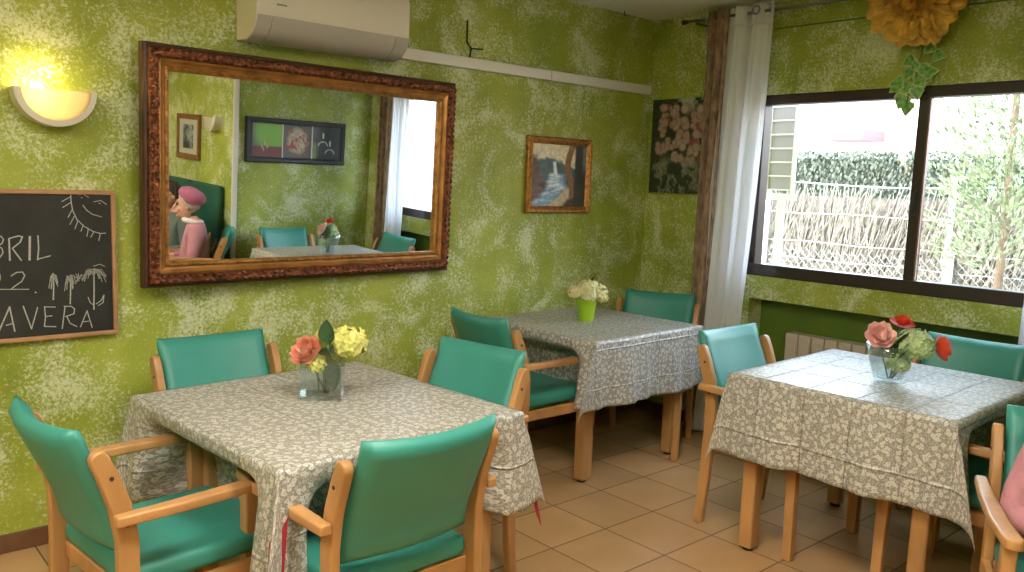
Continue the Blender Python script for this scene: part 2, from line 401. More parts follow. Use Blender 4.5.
# ------------------------------------------------------------------ world, sun, added fill lamps
wd = bpy.data.worlds.new('sky'); S.world = wd; wd.use_nodes = True; nt = wd.node_tree
bg = nt.nodes['Background']
tc = N(nt, 'ShaderNodeTexCoord'); sp = N(nt, 'ShaderNodeSeparateXYZ'); nt.links.new(tc.outputs['Generated'], sp.inputs[0])
nt.links.new(ramp(nt, sp.outputs[2], [(0, (.93,.96,1)), (.5, (.62,.78,1))]), bg.inputs[0]); bg.inputs[1].default_value = SKY
sl = bpy.data.lights.new('sun', 'SUN'); sl.energy = SUN; sl.angle = radians(.6); sl.color = (1, .95, .86)
so = bpy.data.objects.new('sun', sl); COL.objects.link(so)
so.rotation_euler = Vector((.62, -.34, -.70)).to_track_quat('-Z', 'Y').to_euler()
for i, (x, y, e) in enumerate(((-3.1, -2.5, 1.0), (-4.9, -1.9, 1.0), (-4.2, -4.7, 1.0))):  # fill lamps added out of view to brighten the interior
    t = thing('fill_lamp', ['added unseen square fill lamp above the middle of the room', 'added unseen square fill lamp by the chalkboard end of the room', 'added unseen square fill lamp in the rear wing of the room'][i], 'lamp', (x, y, H), 0, 'added fill lamps')
    MB().box(-.32, .32, -.32, .32, -.05, 0).build('housing', M['white_pl'], t, bevel=.006)
    MB().box(-.29, .29, -.29, .29, -.058, -.0495).build('diffuser', M['filldiff'], t)

# ------------------------------------------------------------------ wall things
# air conditioner
ac = thing('air_conditioner', 'cream wall-mounted split air conditioner above the mirror', 'air conditioner', (-2.41, 0, 2.06))
prof = [(0,0), (-.10,-.004), (-.155,.012), (-.190,.05), (-.205,.11), (-.207,.24), (-.19,.285), (0,.29)]
MB().prism(prof, -.38, .38, 'x').build('body', M['white_pl'], ac, bevel=.006)
lv = [(-.085,-.010), (-.150,.004), (-.190,.036), (-.2085,.088), (-.204,.090), (-.185,.05), (-.15,.02), (-.085,0)]
MB().prism(lv, -.31, .30, 'x').build('louvre', M['grey_pl'], ac, bevel=.002)
for a, b in ((-.375, -.313), (.303, .375)):
    MB().prism(lv, a, b, 'x').build('end_cap', M['grey_pl'], ac, bevel=.004)
MB().box(-.29, -.245, -.2085, -.206, .135, .142).build('badge', M['logo'], ac)
# trunking
tr = thing('cable_trunking', 'long white plastic cable trunking running from the air conditioner to the corner', 'trunking', (0, 0, 2.081))
MB().box(-2.029, -.93, -.032, 0, 0, .058).build('channel', M['trunk'], tr, bevel=.006)
MB().box(-.926, -.03, -.032, 0, 0, .058).build('channel', M['trunk'], tr, bevel=.006)
cb = MB().tube([(-1.53,-.004,2.33),(-1.53,-.004,2.22),(-1.50,-.004,2.19),(-1.42,-.004,2.195)], .004, 6); cb.tube([(-1.50,-.004,2.19),(-1.51,-.004,2.14)], .004, 6)
tag(cb.build('wall_cable', M['dark'], smooth=True), 'short dark cable stub on the wall above the white trunking', 'cable')

# sconces
def sconce(loc, rz, label, lit):
    t = thing('wall_sconce', label, 'lamp', loc, rz, 'half-bowl wall sconces')
    R, D, Hh = .140, .085, .136
    def shell(s, off):
        def f(u, v):
            a = pi*(1+u); q = v
            x = R*s*cos(a)*q; z = Hh*s*sin(a)*q
            y = -D - .016*(1-q*q) + off
            return (x, y, z)
        return f
    MB().grid(shell(.86, 0), 32, 6).build('shade', M['frost'], t, smooth=True, solid=.004)
    rim = MB()
    for (sa, sb, ya, yb) in ((.84, 1.0, -D-.012, -D-.004), (1.0, 1.0, -D-.004, 0), (1.0, .955, 0, 0), (.955, .955, 0, -D+.004), (.955, .84, -D+.004, -D-.012)):
        rim.grid(lambda u, v: (R*lerp(sa, sb, v)*cos(pi*(1+u)), lerp(ya, yb, v), Hh*lerp(sa, sb, v)*sin(pi*(1+u))), 32, 1)
    rim.build('rim', M['ceramic'], t, smooth=True)
    MB().box(-.05, .05, -.012, -.001, -.10, -.02).build('bracket', M['white_pl'], t, bevel=.003)
    b = MB(); b.lathe([(.001,-.055),(.013,-.05),(.013,-.02),(.022,.0),(.024,.018),(.016,.036),(.001,.042)], 14, (-.055, -.046, -.018)); b.build('bulb', M['bulb'] if lit else M['ceramic'], t, smooth=True)
    if lit:
        l = bpy.data.lights.new('sconce_light', 'POINT'); l.energy = SCONCE; l.color = (1, .74, .34); l.shadow_soft_size = .03
        o = bpy.data.objects.new('sconce_light', l); COL.objects.link(o); o.parent = t; o.location = (-.055, -.05, .055)
    return t
sconce((-3.517, 0, 1.778), 0, 'lit half-bowl wall sconce glowing above the chalkboard', True)
sconce((XS, -3.30, 1.70), -pi/2, 'unlit half-bowl wall sconce seen in the mirror beside the brown picture', False).scale = (.8, .8, .8)

# chalkboard
cbx0, cbx1, cbz0, cbz1 = -4.18, -3.304, .828, 1.406
t = thing('chalkboard', 'wood-framed black chalkboard with chalk lettering and a smiling sun', 'chalkboard', (cbx1, 0, cbz0))
W_ = cbx0 - cbx1; HH = cbz1 - cbz0
MB().box(W_+.01, -.01, -.024, -.004, .01, HH-.01).build('slate', M['slate'], t)
fr = MB()
fr.box(W_, 0, -.033, 0, HH-.017, HH); fr.box(W_, 0, -.033, 0, 0, .017); fr.box(-.017, 0, -.033, 0, .0168, HH-.0168); fr.box(W_, W_+.017, -.033, 0, .0168, HH-.0168)
fr.build('frame', M['boardframe'], t, bevel=.003)
STROKES = [(1,[(-0.156,0.568),(-0.156,0.535),(-0.151,0.498),(-0.137,0.464),(-0.112,0.437),(-0.082,0.418),(-0.054,0.408),(-0.034,0.409)]),(0.8,[(-0.158,0.551),(-0.188,0.533)]),(0.8,[(-0.156,0.53),(-0.186,0.51)]),(0.8,[(-0.154,0.5),(-0.168,0.472)]),(0.8,[(-0.146,0.476),(-0.162,0.445)]),(0.8,[(-0.134,0.458),(-0.145,0.428)]),(0.8,[(-0.116,0.439),(-0.124,0.418)]),(0.8,[(-0.097,0.426),(-0.103,0.398)]),(0.8,[(-0.077,0.415),(-0.089,0.394)]),(0.8,[(-0.054,0.406),(-0.06,0.38)]),(0.9,[(-0.114,0.519),(-0.101,0.5),(-0.081,0.484),(-0.048,0.474)]),(0.5,[(-0.132,0.56),(-0.112,0.562),(-0.092,0.55)]),(0.5,[(-0.074,0.533),(-0.049,0.539),(-0.028,0.523)]),(0.8,[(-0.119,0.55),(-0.116,0.548)]),(0.8,[(-0.055,0.528),(-0.051,0.526)]),(1,[(-0.413,0.402),(-0.395,0.403),(-0.388,0.391),(-0.393,0.376),(-0.407,0.368),(-0.394,0.358),(-0.391,0.342),(-0.402,0.324),(-0.416,0.319)]),(2,[(-0.37,0.393),(-0.37,0.312)]),(1.6,[(-0.37,0.394),(-0.34,0.403),(-0.326,0.4),(-0.334,0.38),(-0.36,0.357)]),(1.6,[(-0.36,0.357),(-0.347,0.335),(-0.332,0.311)]),(3.2,[(-0.301,0.4),(-0.305,0.312)]),(1.6,[(-0.274,0.402),(-0.273,0.354),(-0.278,0.311)]),(1.4,[(-0.277,0.314),(-0.234,0.325)]),(1,[(-0.415,0.263),(-0.404,0.262),(-0.403,0.246),(-0.417,0.213)]),(1.1,[(-0.368,0.254),(-0.35,0.266),(-0.33,0.267),(-0.323,0.253),(-0.334,0.231),(-0.357,0.215),(-0.367,0.206)]),(0.8,[(-0.418,0.206),(-0.31,0.2)]),(1.6,[(-0.29,0.187),(-0.287,0.186)]),(1.8,[(-0.416,0.045),(-0.377,0.137)]),(1.8,[(-0.377,0.137),(-0.363,0.043)]),(1,[(-0.391,0.068),(-0.366,0.074)]),(1.5,[(-0.332,0.137),(-0.307,0.047)]),(1.2,[(-0.307,0.047),(-0.284,0.128)]),(1.2,[(-0.26,0.129),(-0.258,0.088),(-0.263,0.053)]),(1,[(-0.26,0.129),(-0.223,0.125)]),(1,[(-0.258,0.091),(-0.235,0.092)]),(1.2,[(-0.263,0.053),(-0.223,0.048)]),(1.2,[(-0.189,0.123),(-0.201,0.039)]),(1.1,[(-0.192,0.126),(-0.166,0.124),(-0.155,0.112),(-0.158,0.094),(-0.188,0.085)]),(1.1,[(-0.183,0.085),(-0.173,0.057),(-0.149,0.042)]),(1.1,[(-0.136,0.039),(-0.11,0.102)]),(1.1,[(-0.11,0.102),(-0.093,0.033)]),(0.8,[(-0.127,0.059),(-0.1,0.06)]),(1.6,[(-0.226,0.257),(-0.226,0.206),(-0.229,0.155)]),(0.45,[(-0.226,0.256),(-0.221,0.251),(-0.219,0.225)]),(0.45,[(-0.226,0.246),(-0.23,0.245),(-0.233,0.201)]),(0.45,[(-0.226,0.252),(-0.218,0.249),(-0.213,0.22)]),(0.45,[(-0.226,0.256),(-0.23,0.254),(-0.234,0.196)]),(0.45,[(-0.226,0.231),(-0.217,0.246),(-0.212,0.223)]),(0.45,[(-0.226,0.238),(-0.231,0.247),(-0.236,0.199)]),(0.45,[(-0.226,0.256),(-0.217,0.248),(-0.212,0.205)]),(0.45,[(-0.226,0.253),(-0.232,0.251),(-0.237,0.228)]),(0.45,[(-0.227,0.229),(-0.216,0.249),(-0.211,0.219)]),(0.45,[(-0.226,0.24),(-0.235,0.246),(-0.243,0.2)]),(0.45,[(-0.226,0.245),(-0.219,0.249),(-0.216,0.214)]),(0.45,[(-0.226,0.249),(-0.23,0.246),(-0.233,0.23)]),(1.6,[(-0.166,0.248),(-0.167,0.191),(-0.17,0.134)]),(0.45,[(-0.167,0.229),(-0.162,0.244),(-0.16,0.201)]),(0.45,[(-0.167,0.239),(-0.175,0.235),(-0.181,0.215)]),(0.45,[(-0.167,0.244),(-0.159,0.239),(-0.154,0.211)]),(0.45,[(-0.167,0.225),(-0.174,0.244),(-0.18,0.201)]),(0.45,[(-0.166,0.247),(-0.154,0.246),(-0.147,0.212)]),(0.45,[(-0.167,0.229),(-0.178,0.245),(-0.186,0.21)]),(0.45,[(-0.167,0.235),(-0.161,0.247),(-0.158,0.195)]),(0.45,[(-0.167,0.217),(-0.179,0.239),(-0.189,0.186)]),(0.45,[(-0.167,0.241),(-0.163,0.235),(-0.161,0.192)]),(0.45,[(-0.167,0.218),(-0.174,0.24),(-0.181,0.191)]),(0.45,[(-0.167,0.244),(-0.16,0.242),(-0.156,0.216)]),(0.45,[(-0.167,0.217),(-0.174,0.244),(-0.18,0.222)]),(0.45,[(-0.167,0.245),(-0.162,0.238),(-0.16,0.208)]),(0.45,[(-0.166,0.247),(-0.173,0.236),(-0.179,0.206)]),(1.6,[(-0.081,0.267),(-0.082,0.187),(-0.085,0.106)]),(0.45,[(-0.081,0.269),(-0.069,0.266),(-0.061,0.239)]),(0.45,[(-0.081,0.266),(-0.102,0.268),(-0.118,0.232)]),(0.45,[(-0.082,0.241),(-0.068,0.265),(-0.06,0.228)]),(0.45,[(-0.081,0.258),(-0.105,0.258),(-0.121,0.233)]),(0.45,[(-0.081,0.258),(-0.068,0.266),(-0.06,0.231)]),(0.45,[(-0.082,0.244),(-0.094,0.259),(-0.104,0.231)]),(0.45,[(-0.081,0.263),(-0.072,0.264),(-0.067,0.239)]),(0.45,[(-0.082,0.244),(-0.094,0.266),(-0.103,0.245)]),(0.45,[(-0.081,0.254),(-0.055,0.255),(-0.037,0.231)]),(0.45,[(-0.081,0.251),(-0.107,0.26),(-0.125,0.224)]),(0.45,[(-0.081,0.268),(-0.063,0.264),(-0.052,0.216)]),(0.45,[(-0.082,0.243),(-0.107,0.265),(-0.125,0.227)]),(0.45,[(-0.081,0.251),(-0.057,0.257),(-0.042,0.227)]),(0.45,[(-0.081,0.25),(-0.102,0.265),(-0.117,0.218)]),(0.45,[(-0.081,0.268),(-0.054,0.256),(-0.037,0.213)]),(0.45,[(-0.081,0.269),(-0.102,0.259),(-0.117,0.244)]),(0.45,[(-0.081,0.25),(-0.054,0.265),(-0.036,0.238)]),(0.45,[(-0.081,0.253),(-0.102,0.26),(-0.117,0.218)]),(0.45,[(-0.081,0.27),(-0.069,0.257),(-0.06,0.244)]),(0.45,[(-0.081,0.267),(-0.106,0.26),(-0.124,0.223)]),(0.45,[(-0.081,0.254),(-0.056,0.257),(-0.039,0.237)]),(0.45,[(-0.081,0.26),(-0.103,0.259),(-0.118,0.223)]),(0.45,[(-0.081,0.255),(-0.063,0.266),(-0.052,0.243)]),(0.45,[(-0.081,0.256),(-0.101,0.259),(-0.115,0.228)]),(0.45,[(-0.081,0.26),(-0.07,0.259),(-0.063,0.228)]),(0.45,[(-0.082,0.245),(-0.09,0.259),(-0.096,0.244)]),(0.6,[(-0.081,0.279),(-0.059,0.286),(-0.041,0.277)]),(0.7,[(-0.105,0.156),(-0.098,0.134),(-0.085,0.124)]),(0.7,[(-0.076,0.127),(-0.057,0.14),(-0.046,0.161),(-0.05,0.131),(-0.068,0.12)]),(0.35,[(-0.136,0.244),(-0.124,0.238)]),(0.35,[(-0.146,0.241),(-0.118,0.245)]),(0.35,[(-0.151,0.238),(-0.121,0.23)]),(0.35,[(-0.14,0.23),(-0.125,0.246)]),(0.35,[(-0.124,0.249),(-0.142,0.22)]),(0.35,[(-0.14,0.232),(-0.147,0.219)]),(0.35,[(-0.148,0.251),(-0.135,0.237)]),(0.35,[(-0.136,0.229),(-0.127,0.249)]),(0.35,[(-0.144,0.239),(-0.135,0.224)]),(0.35,[(-0.137,0.253),(-0.144,0.22)])]
# the beginning of each line of writing, beyond the edge of the picture
STROKES += [(1.4, [(-.66,.21),(-.61,.335)]), (1.4, [(-.61,.335),(-.57,.21)]), (1.0, [(-.64,.26),(-.59,.26)])]
def stroke(mb, w, pts):
    w = .0017*(.45 + .55*w)
    P = [Vector((x-.004, 0, z)) for x, z in pts]
    for i in range(len(P)-1):
        a, b = P[i], P[i+1]; d = (b-a)
        if d.length < 1e-5: continue
        n = Vector((-d.z, 0, d.x)).normalized()*w; e = d.normalized()*w*.6; y0 = -.0253 - .0002*(i % 3)
        q = [a-e-n, b+e-n, b+e+n, a-e+n]
        mb.add([(p.x, y0, p.z) for p in q] + [(p.x, -.0240, p.z) for p in q], [(0,1,2,3),(7,6,5,4),(0,4,5,1),(1,5,6,2),(2,6,7,3),(3,7,4,0)])
cw_ = [MB(), MB(), MB()]; cs_ = MB(); cp_ = MB()
for i_, (w_, pts) in enumerate(STROKES): stroke(cs_ if i_ < NSUN else cp_ if i_ >= NPALM and i_ < len(STROKES)-3 else cw_[0 if i_ < 22 or i_ > NPALM else 1 if i_ < 26 else 2], w_, pts)
def letters(ck, x, z, h, txt):
    F = {'A': [((0,0),(.3,1),(.6,0)),((.12,.4),(.48,.4))], 'P': [((0,0),(0,1),(.45,.95),(.5,.7),(.4,.5),(0,.45))], 'R': [((0,0),(0,1),(.45,.95),(.5,.7),(.4,.5),(0,.45)),((.2,.45),(.5,0))],
         'I': [((0,0),(0,1))], 'M': [((0,0),(.05,1),(.35,.4),(.65,1),(.7,0))], '2': [((0,.8),(.2,1),(.45,.9),(.4,.6),(0,0),(.5,0))], '0': [((.25,1),(0,.6),(.1,.1),(.35,0),(.5,.4),(.45,.85),(.25,1))]}
    for ch in txt:
        for s_ in F[ch]: stroke(ck, 1.2, [(x+a*h*.95, z+b*h) for a, b in s_])
        x += h*(.85 if ch != 'I' else .4)
letters(cw_[1], -.60, .205, .085, '2'); letters(cw_[1], -.52, .205, .085, '0'); letters(cw_[2], -.79, .045, .095, 'PRIM')
for q_ in cw_: q_.build('chalk_writing', M['chalk'], t)
cs_.build('chalk_sun', M['chalk'], t); cp_.build('chalk_palms', M['chalk'], t)

# ------------------------------------------------------------------ mirror
def frame_sweep(mb, prof, hw, hh):
    """mitred frame: prof = list of (inset, out) from the outer edge inwards"""
    n = len(prof); vs = []
    for sx, sz in ((-1,-1), (1,-1), (1,1), (-1,1)):
        for ins, out in prof: vs.append((sx*(hw-ins), -out, sz*(hh-ins)))
    fs = [(k*n+i, ((k+1) % 4)*n+i, ((k+1) % 4)*n+(i+1), k*n+i+1) for k in range(4) for i in range(n-1)]
    return mb.add(vs, fs)
mr = thing('wall_mirror', 'large rectangular mirror in an ornate carved gilt frame', 'mirror', (-2.44, -.085, 1.503))
mr.rotation_euler = (0, 0, 0)
n_ = Vector((.04185, -.998514, -.0349)); ex = Vector((.999123, .041876, 0)); ez = ex.cross(-n_); ez = ez if ez.z > 0 else -ez
mr.matrix_world = Matrix(((ex.x, -n_.x, ez.x, -2.44), (ex.y, -n_.y, ez.y, -.085), (ex.z, -n_.z, ez.z, 1.503), (0,0,0,1)))
hw, hh = .788, .486
MB().box(-hw+.01, hw-.01, .022, .032, -hh+.01, hh-.01).build('backing_board', M['oldwood'], mr)
MB().box(-.688, .688, .004, .0215, -.386, .386).build('glass', M['mirror'], mr)
frame_sweep(MB(), [(0,-.030),(0,.006),(.006,.014),(.014,.016),(.016,.008)], hw, hh).build('outer_moulding', M['oldwood'], mr)
frame_sweep(MB(), [(.014,.004),(.018,.030),(.030,.040),(.045,.040),(.056,.028),(.057,.010)], hw, hh).build('carved_band', M['carved'], mr)
frame_sweep(MB(), [(.055,.012),(.057,.024),(.064,.026),(.076,.016),(.084,.013),(.086,.006)], hw, hh).build('cove', M['gilt_flat'], mr)
frame_sweep(MB(), [(.084,.004),(.086,.016),(.092,.019),(.100,.012),(.104,.004),(.104,-.004)], hw, hh).build('sight_moulding', M['gold'], mr)
orn = MB(); bead = MB()
rr = random.Random(3)
def leaf_orn(c, d, side, L, wd):
    d = Vector(d); nrm = Vector((0,-1,0)); s_ = d.cross(nrm)
    ang = rr.uniform(-.5,.5); dd = d*cos(ang) + s_*sin(ang); ss = dd.cross(nrm)
    rot = Matrix((dd, nrm, ss)).transposed()
    orn.ball(c, (L, .010, wd), 8, 5, rot)
for sx, sz, L, d in ((0,-1,2*hw,(1,0,0)), (0,1,2*hw,(1,0,0)), (-1,0,2*hh,(0,0,1)), (1,0,2*hh,(0,0,1))):
    n = int(L/.030)
    for i in range(n):
        q = -L/2 + .03 + (L-.06)*(i+.5)/n
        for off in (.027, .047):
            p = (q, -.036, sz*(hh-off)) if sz else (sx*(hw-off), -.036, q)
            leaf_orn(p, d, 0, rr.uniform(.010,.017), rr.uniform(.006,.010))
    n = int(L/.014)
    for i in range(n):
        q = -L/2 + .095 + (L-.19)*(i+.5)/n
        p = (q, -.0185, sz*(hh-.094)) if sz else (sx*(hw-.094), -.0185, q)
        bead.ball(p, .0048, 6, 4)
orn.build('carving', M['carved'], mr, smooth=True); bead.build('beading', M['gold'], mr, smooth=True)

# ------------------------------------------------------------------ pictures
def canvas(fn, W, Hh, nx, nz, y=0, lift=0):
    mb = MB(); mb.grid(lambda u, v: (-W/2+W*u, y, -Hh/2+Hh*v), nx, nz); mb.col = [fn(i/nx, j/nz) for j in range(nz+1) for i in range(nx+1)]; return mb
def mixv(a, b, t): return tuple(lerp(x, y, t) for x, y in zip(a, b))
def hsh(i, j, k=0):
    v = sin(i*127.1 + j*311.7 + k*74.7)*43758.5453; return v - math.floor(v)
def vnoise(x, y, k=0):
    i, j = math.floor(x), math.floor(y); fx, fy = x-i, y-j; fx = fx*fx*(3-2*fx); fy = fy*fy*(3-2*fy)
    return lerp(lerp(hsh(i,j,k), hsh(i+1,j,k), fx), lerp(hsh(i,j+1,k), hsh(i+1,j+1,k), fx), fy)
def fbm(x, y, k=0): return .5*vnoise(x,y,k)+.3*vnoise(2.1*x,2.1*y,k+1)+.2*vnoise(4.3*x,4.3*y,k+2)
def landscape(u, v):
    n = fbm(u*9, v*9, 1)
    c = mixv((.62,.58,.36), (.66,.52,.30), sm(.3,.9,u)); c = mixv((.70,.62,.42), c, sm(.80,1,v))
    mtn = .80 - .30*u*u + .05*(n-.5)*2 - .10*sm(.3,0,u)
    c = mixv(c, mixv((.045,.085,.085), (.16,.24,.24), n), sm(.02,-.03, v-mtn))
    # waterfall and river
    fall = abs(u-(.40+.16*(.72-v)))
    if .48 < v < .74: c = mixv(c, (.75,.80,.82), sm(.045,.012,fall)*sm(.74,.70,v))
    rv = sm(.56,.50,v); left = .30-.30*sm(.5,.1,v); right = .62 - .10*sm(.3,0,v) + .05*(n-.5)
    c = mixv(c, mixv((.18,.32,.46), (.60,.70,.72), sm(.35,.7,fbm(u*5,v*20,5))), rv*sm(left-.03,left+.03,u)*sm(right+.05,right-.05,u))
    bank = (u*.9 - .22) - v*1.0 + .10*(n-.5)
    c = mixv(c, mixv((.42,.35,.22), (.60,.52,.34), n), sm(0,.08,bank)*sm(.36,.28,v))
    c = mixv(c, mixv((.05,.030,.018), (.20,.12,.06), n), sm(.20,.30,bank+.05*(n-.5)))
    # left rocks
    rk = sm(.36,.22,u + .8*abs(v-.36) + .1*(n-.5)); c = mixv(c, mixv((.06,.03,.018), (.30,.20,.13), fbm(u*7,v*24,9)), rk)
    lt = sm(.16,.08,u+.05*(n-.5))*sm(.25,.4,v)*sm(.95,.7,v+.2*(n-.5)); c = mixv(c, mixv((.05,.04,.02),(.26,.15,.07),n), lt)
    # right tree
    tx = .70 + .05*sin(v*7) ; c = mixv(c, mixv((.20,.10,.035), (.44,.26,.10), fbm(u*22,v*6,3)), sm(.07,.045,abs(u-tx))*sm(.1,.2,v))
    dk = sm(.76,.80,u+.02*(n-.5)); c = mixv(c, mixv((.022,.026,.020), (.10,.10,.06), n), dk*(1-.0*v))
    c = mixv(c, (.26,.34,.30), sm(.90,.96,u)*sm(.45,.8,v)*.8)
    k = .62 + .76*fbm(u*34, v*30, 41); q = max(c); g = 1.25 if q < .45 else 1.0
    return tuple(max(0, min(1, (x**g)*k)) for x in c)
pw, ph, pz = .526, .444, 1.541
pc = thing('landscape_painting', 'small painting of a river and waterfall in a gilt frame', 'painting', (-.816, 0, pz))
canvas(landscape, pw-.075, ph-.075, 120, 100, -.016).build('canvas', M['canvas'], pc)
MB().box(-pw/2+.005, pw/2-.005, -.012, -.002, -ph/2+.005, ph/2-.005).build('backing_board', M['oldwood'], pc)
frame_sweep(MB(), [(0,.001),(0,.020),(.006,.030),(.018,.028),(.028,.020),(.036,.024),(.042,.017),(.042,.012)], pw/2, ph/2).build('frame', M['gold'], pc)
orn = MB()
for sx, sz, L in ((0,-1,pw), (0,1,pw), (-1,0,ph), (1,0,ph)):
    n = int(L/.020)
    for i in range(n):
        q = -L/2 + .008 + (L-.016)*(i+.5)/n
        p = (q, -.028, sz*(ph/2-.010)) if sz else (sx*(pw/2-.010), -.028, q)
        orn.ball(p, (.0085,.010,.0065) if sz else (.0065,.010,.0085), 6, 4)
orn.build('carving', M['gold'], pc, smooth=True)
rr2 = random.Random(8)
BL = [(rr2.uniform(.12,.98), rr2.uniform(.30,.93), rr2.uniform(.030,.056), rr2.random()) for _ in range(95)]
def roses(u, v):
    n = fbm(u*10, v*14, 4)
    c = mixv((.006,.012,.008), (.05,.07,.03), n)
    c = mixv(c, (.40,.40,.32), sm(.80,.95,v)*sm(.35,.6,u)*sm(.35,.6,n))
    for x, y, r, k in BL:
        if y < .30 + .25*(.6-u): continue
        d = hypot((u-x)*.70, v-y)/r
        if d < 1.15:
            pet = .5+.5*sin(13*d + 3*atan2(v-y, u-x) + 20*k)
            colr = mixv((.50,.28,.23), (.58,.47,.35), k) if k > .12 else (.40,.10,.09)
            c = mixv(c, mixv(tuple(.38*q for q in colr), colr, (.30+.70*pet)*sm(1.1,.55,d)), sm(1.12,.85,d+.8*(fbm(u*40, v*50, 17)-.5)))
    c = mixv(c, mixv((.05,.06,.03),(.38,.40,.28), fbm(u*30,v*34,6)), sm(.42,.30,v)*sm(.52,.62,fbm(u*8,v*8,12))*.8)
    return c
po_ = thing('rose_canvas', 'unframed canvas print of pale roses in the corner beside the brown curtain', 'picture', (0, -.255, 1.755), -pi/2)
c_ = canvas(roses, .42, .59, 84, 118, -.0225).build('print', M['print'], po_)
MB().box(-.21, .21, -.022, 0, -.295, .295).build('stretcher', M['dark'], po_)
# triptych on the far wall, seen in the mirror
tp = thing('triptych_picture', 'long black-framed picture of three still-life panels seen in the mirror', 'picture', (-.76, YF, 1.555), pi)
TW, TH = .94, .36
MB().box(-TW/2+.004, TW/2-.004, -.016, 0, -TH/2+.004, TH/2-.004).build('backing_board', M['dark'], tp)
frame_sweep(MB(), [(0,0),(0,.026),(.008,.030),(.034,.028),(.040,.017)], TW/2, TH/2).build('frame', M['blackframe'], tp)
def pan1(u, v):
    u = 1-u   # seen mirrored
    c = mixv((.13,.13,.13), (.15,.16,.15), v); c = mixv(c, (.20,.42,.06), sm(.28,.6,hypot((u-.75)*.9, v-.75)*-1+1.05)*sm(.25,.35,v))
    c = mixv(c, (.16,.035,.04), sm(.34,.28,v))
    for x, y in ((.32,.30),(.42,.40),(.50,.30),(.38,.22)): c = mixv(c, (.62,.42,.36), sm(.06,.035,hypot((u-x)*2.2, (v-y)*.8)))
    return c
def pan2(u, v):
    u = 1-u
    c = (.11,.10,.09); n = fbm(u*12, v*12, 7)
    d = hypot(u-.5, (v-.52)*.9); c = mixv(c, mixv((.20,.10,.06), (.62,.55,.40), n), sm(.42,.30,d+.25*(n-.5))); return mixv(c, (.34,.05,.05), sm(.6,.66,fbm(u*6,v*6,22))*sm(.5,.35,d))
def pan3(u, v):
    u = 1-u
    c = mixv((.02,.022,.02), (.09,.10,.11), sm(.4,0,u)*sm(.3,.8,v)); n = fbm(u*14, v*14, 9)
    c = mixv(c, mixv((.05,.07,.02),(.30,.34,.18),n), sm(.25,.1,u+.2*(n-.5))*sm(.6,.4,v))
    for x, y in ((.40,.42),(.66,.18)):
        c = mixv(c, (.60,.64,.60), sm(.02,.008,abs(hypot((u-x)*.8, (v-y)*1.0)-.13))*sm(y-.02,y+.02,v))
        c = mixv(c, (.72,.70,.50), sm(.035,.015,abs(u-x))*sm(.10,.07,abs(v-y-.32)))
    return c
for k, fn in ((-1, pan3), (0, pan2), (1, pan1)):
    o = canvas(fn, .27, .265, 54, 52, -.0175).build('panel', M['print'], tp); o.location.x = k*.278
MB().box(-.144, -.136, -.022, -.0165, -.135, .135).build('divider', M['trunk'], tp)
MB().box(.136, .144, -.022, -.0165, -.135, .135).build('divider', M['trunk'], tp)
# brown framed picture on the side wall, seen in the mirror
bp_ = thing('framed_picture', 'small brown-framed picture with a cream mount seen at the left of the mirror', 'picture', (XS, -3.775, 1.52), -pi/2)
MB().box(-.205, .205, -.014, 0, -.185, .185).build('backing_board', M['oldwood'], bp_)
frame_sweep(MB(), [(0,0),(0,.022),(.010,.026),(.040,.020),(.046,.015)], .21, .19).build('frame', M['brownframe'], bp_)
def still(u, v):
    n = fbm(u*8, v*8, 31); c = (.46,.45,.36)
    if .2 < u < .8 and .14 < v < .86: c = mixv((.035,.05,.05), (.30,.32,.30), sm(.4,.7,n)); c = mixv(c, (.02,.03,.05), sm(.5,.3,v)*sm(.3,.5,u))
    return c
canvas(still, .33, .29, 40, 36, -.0155).build('print', M['print'], bp_)

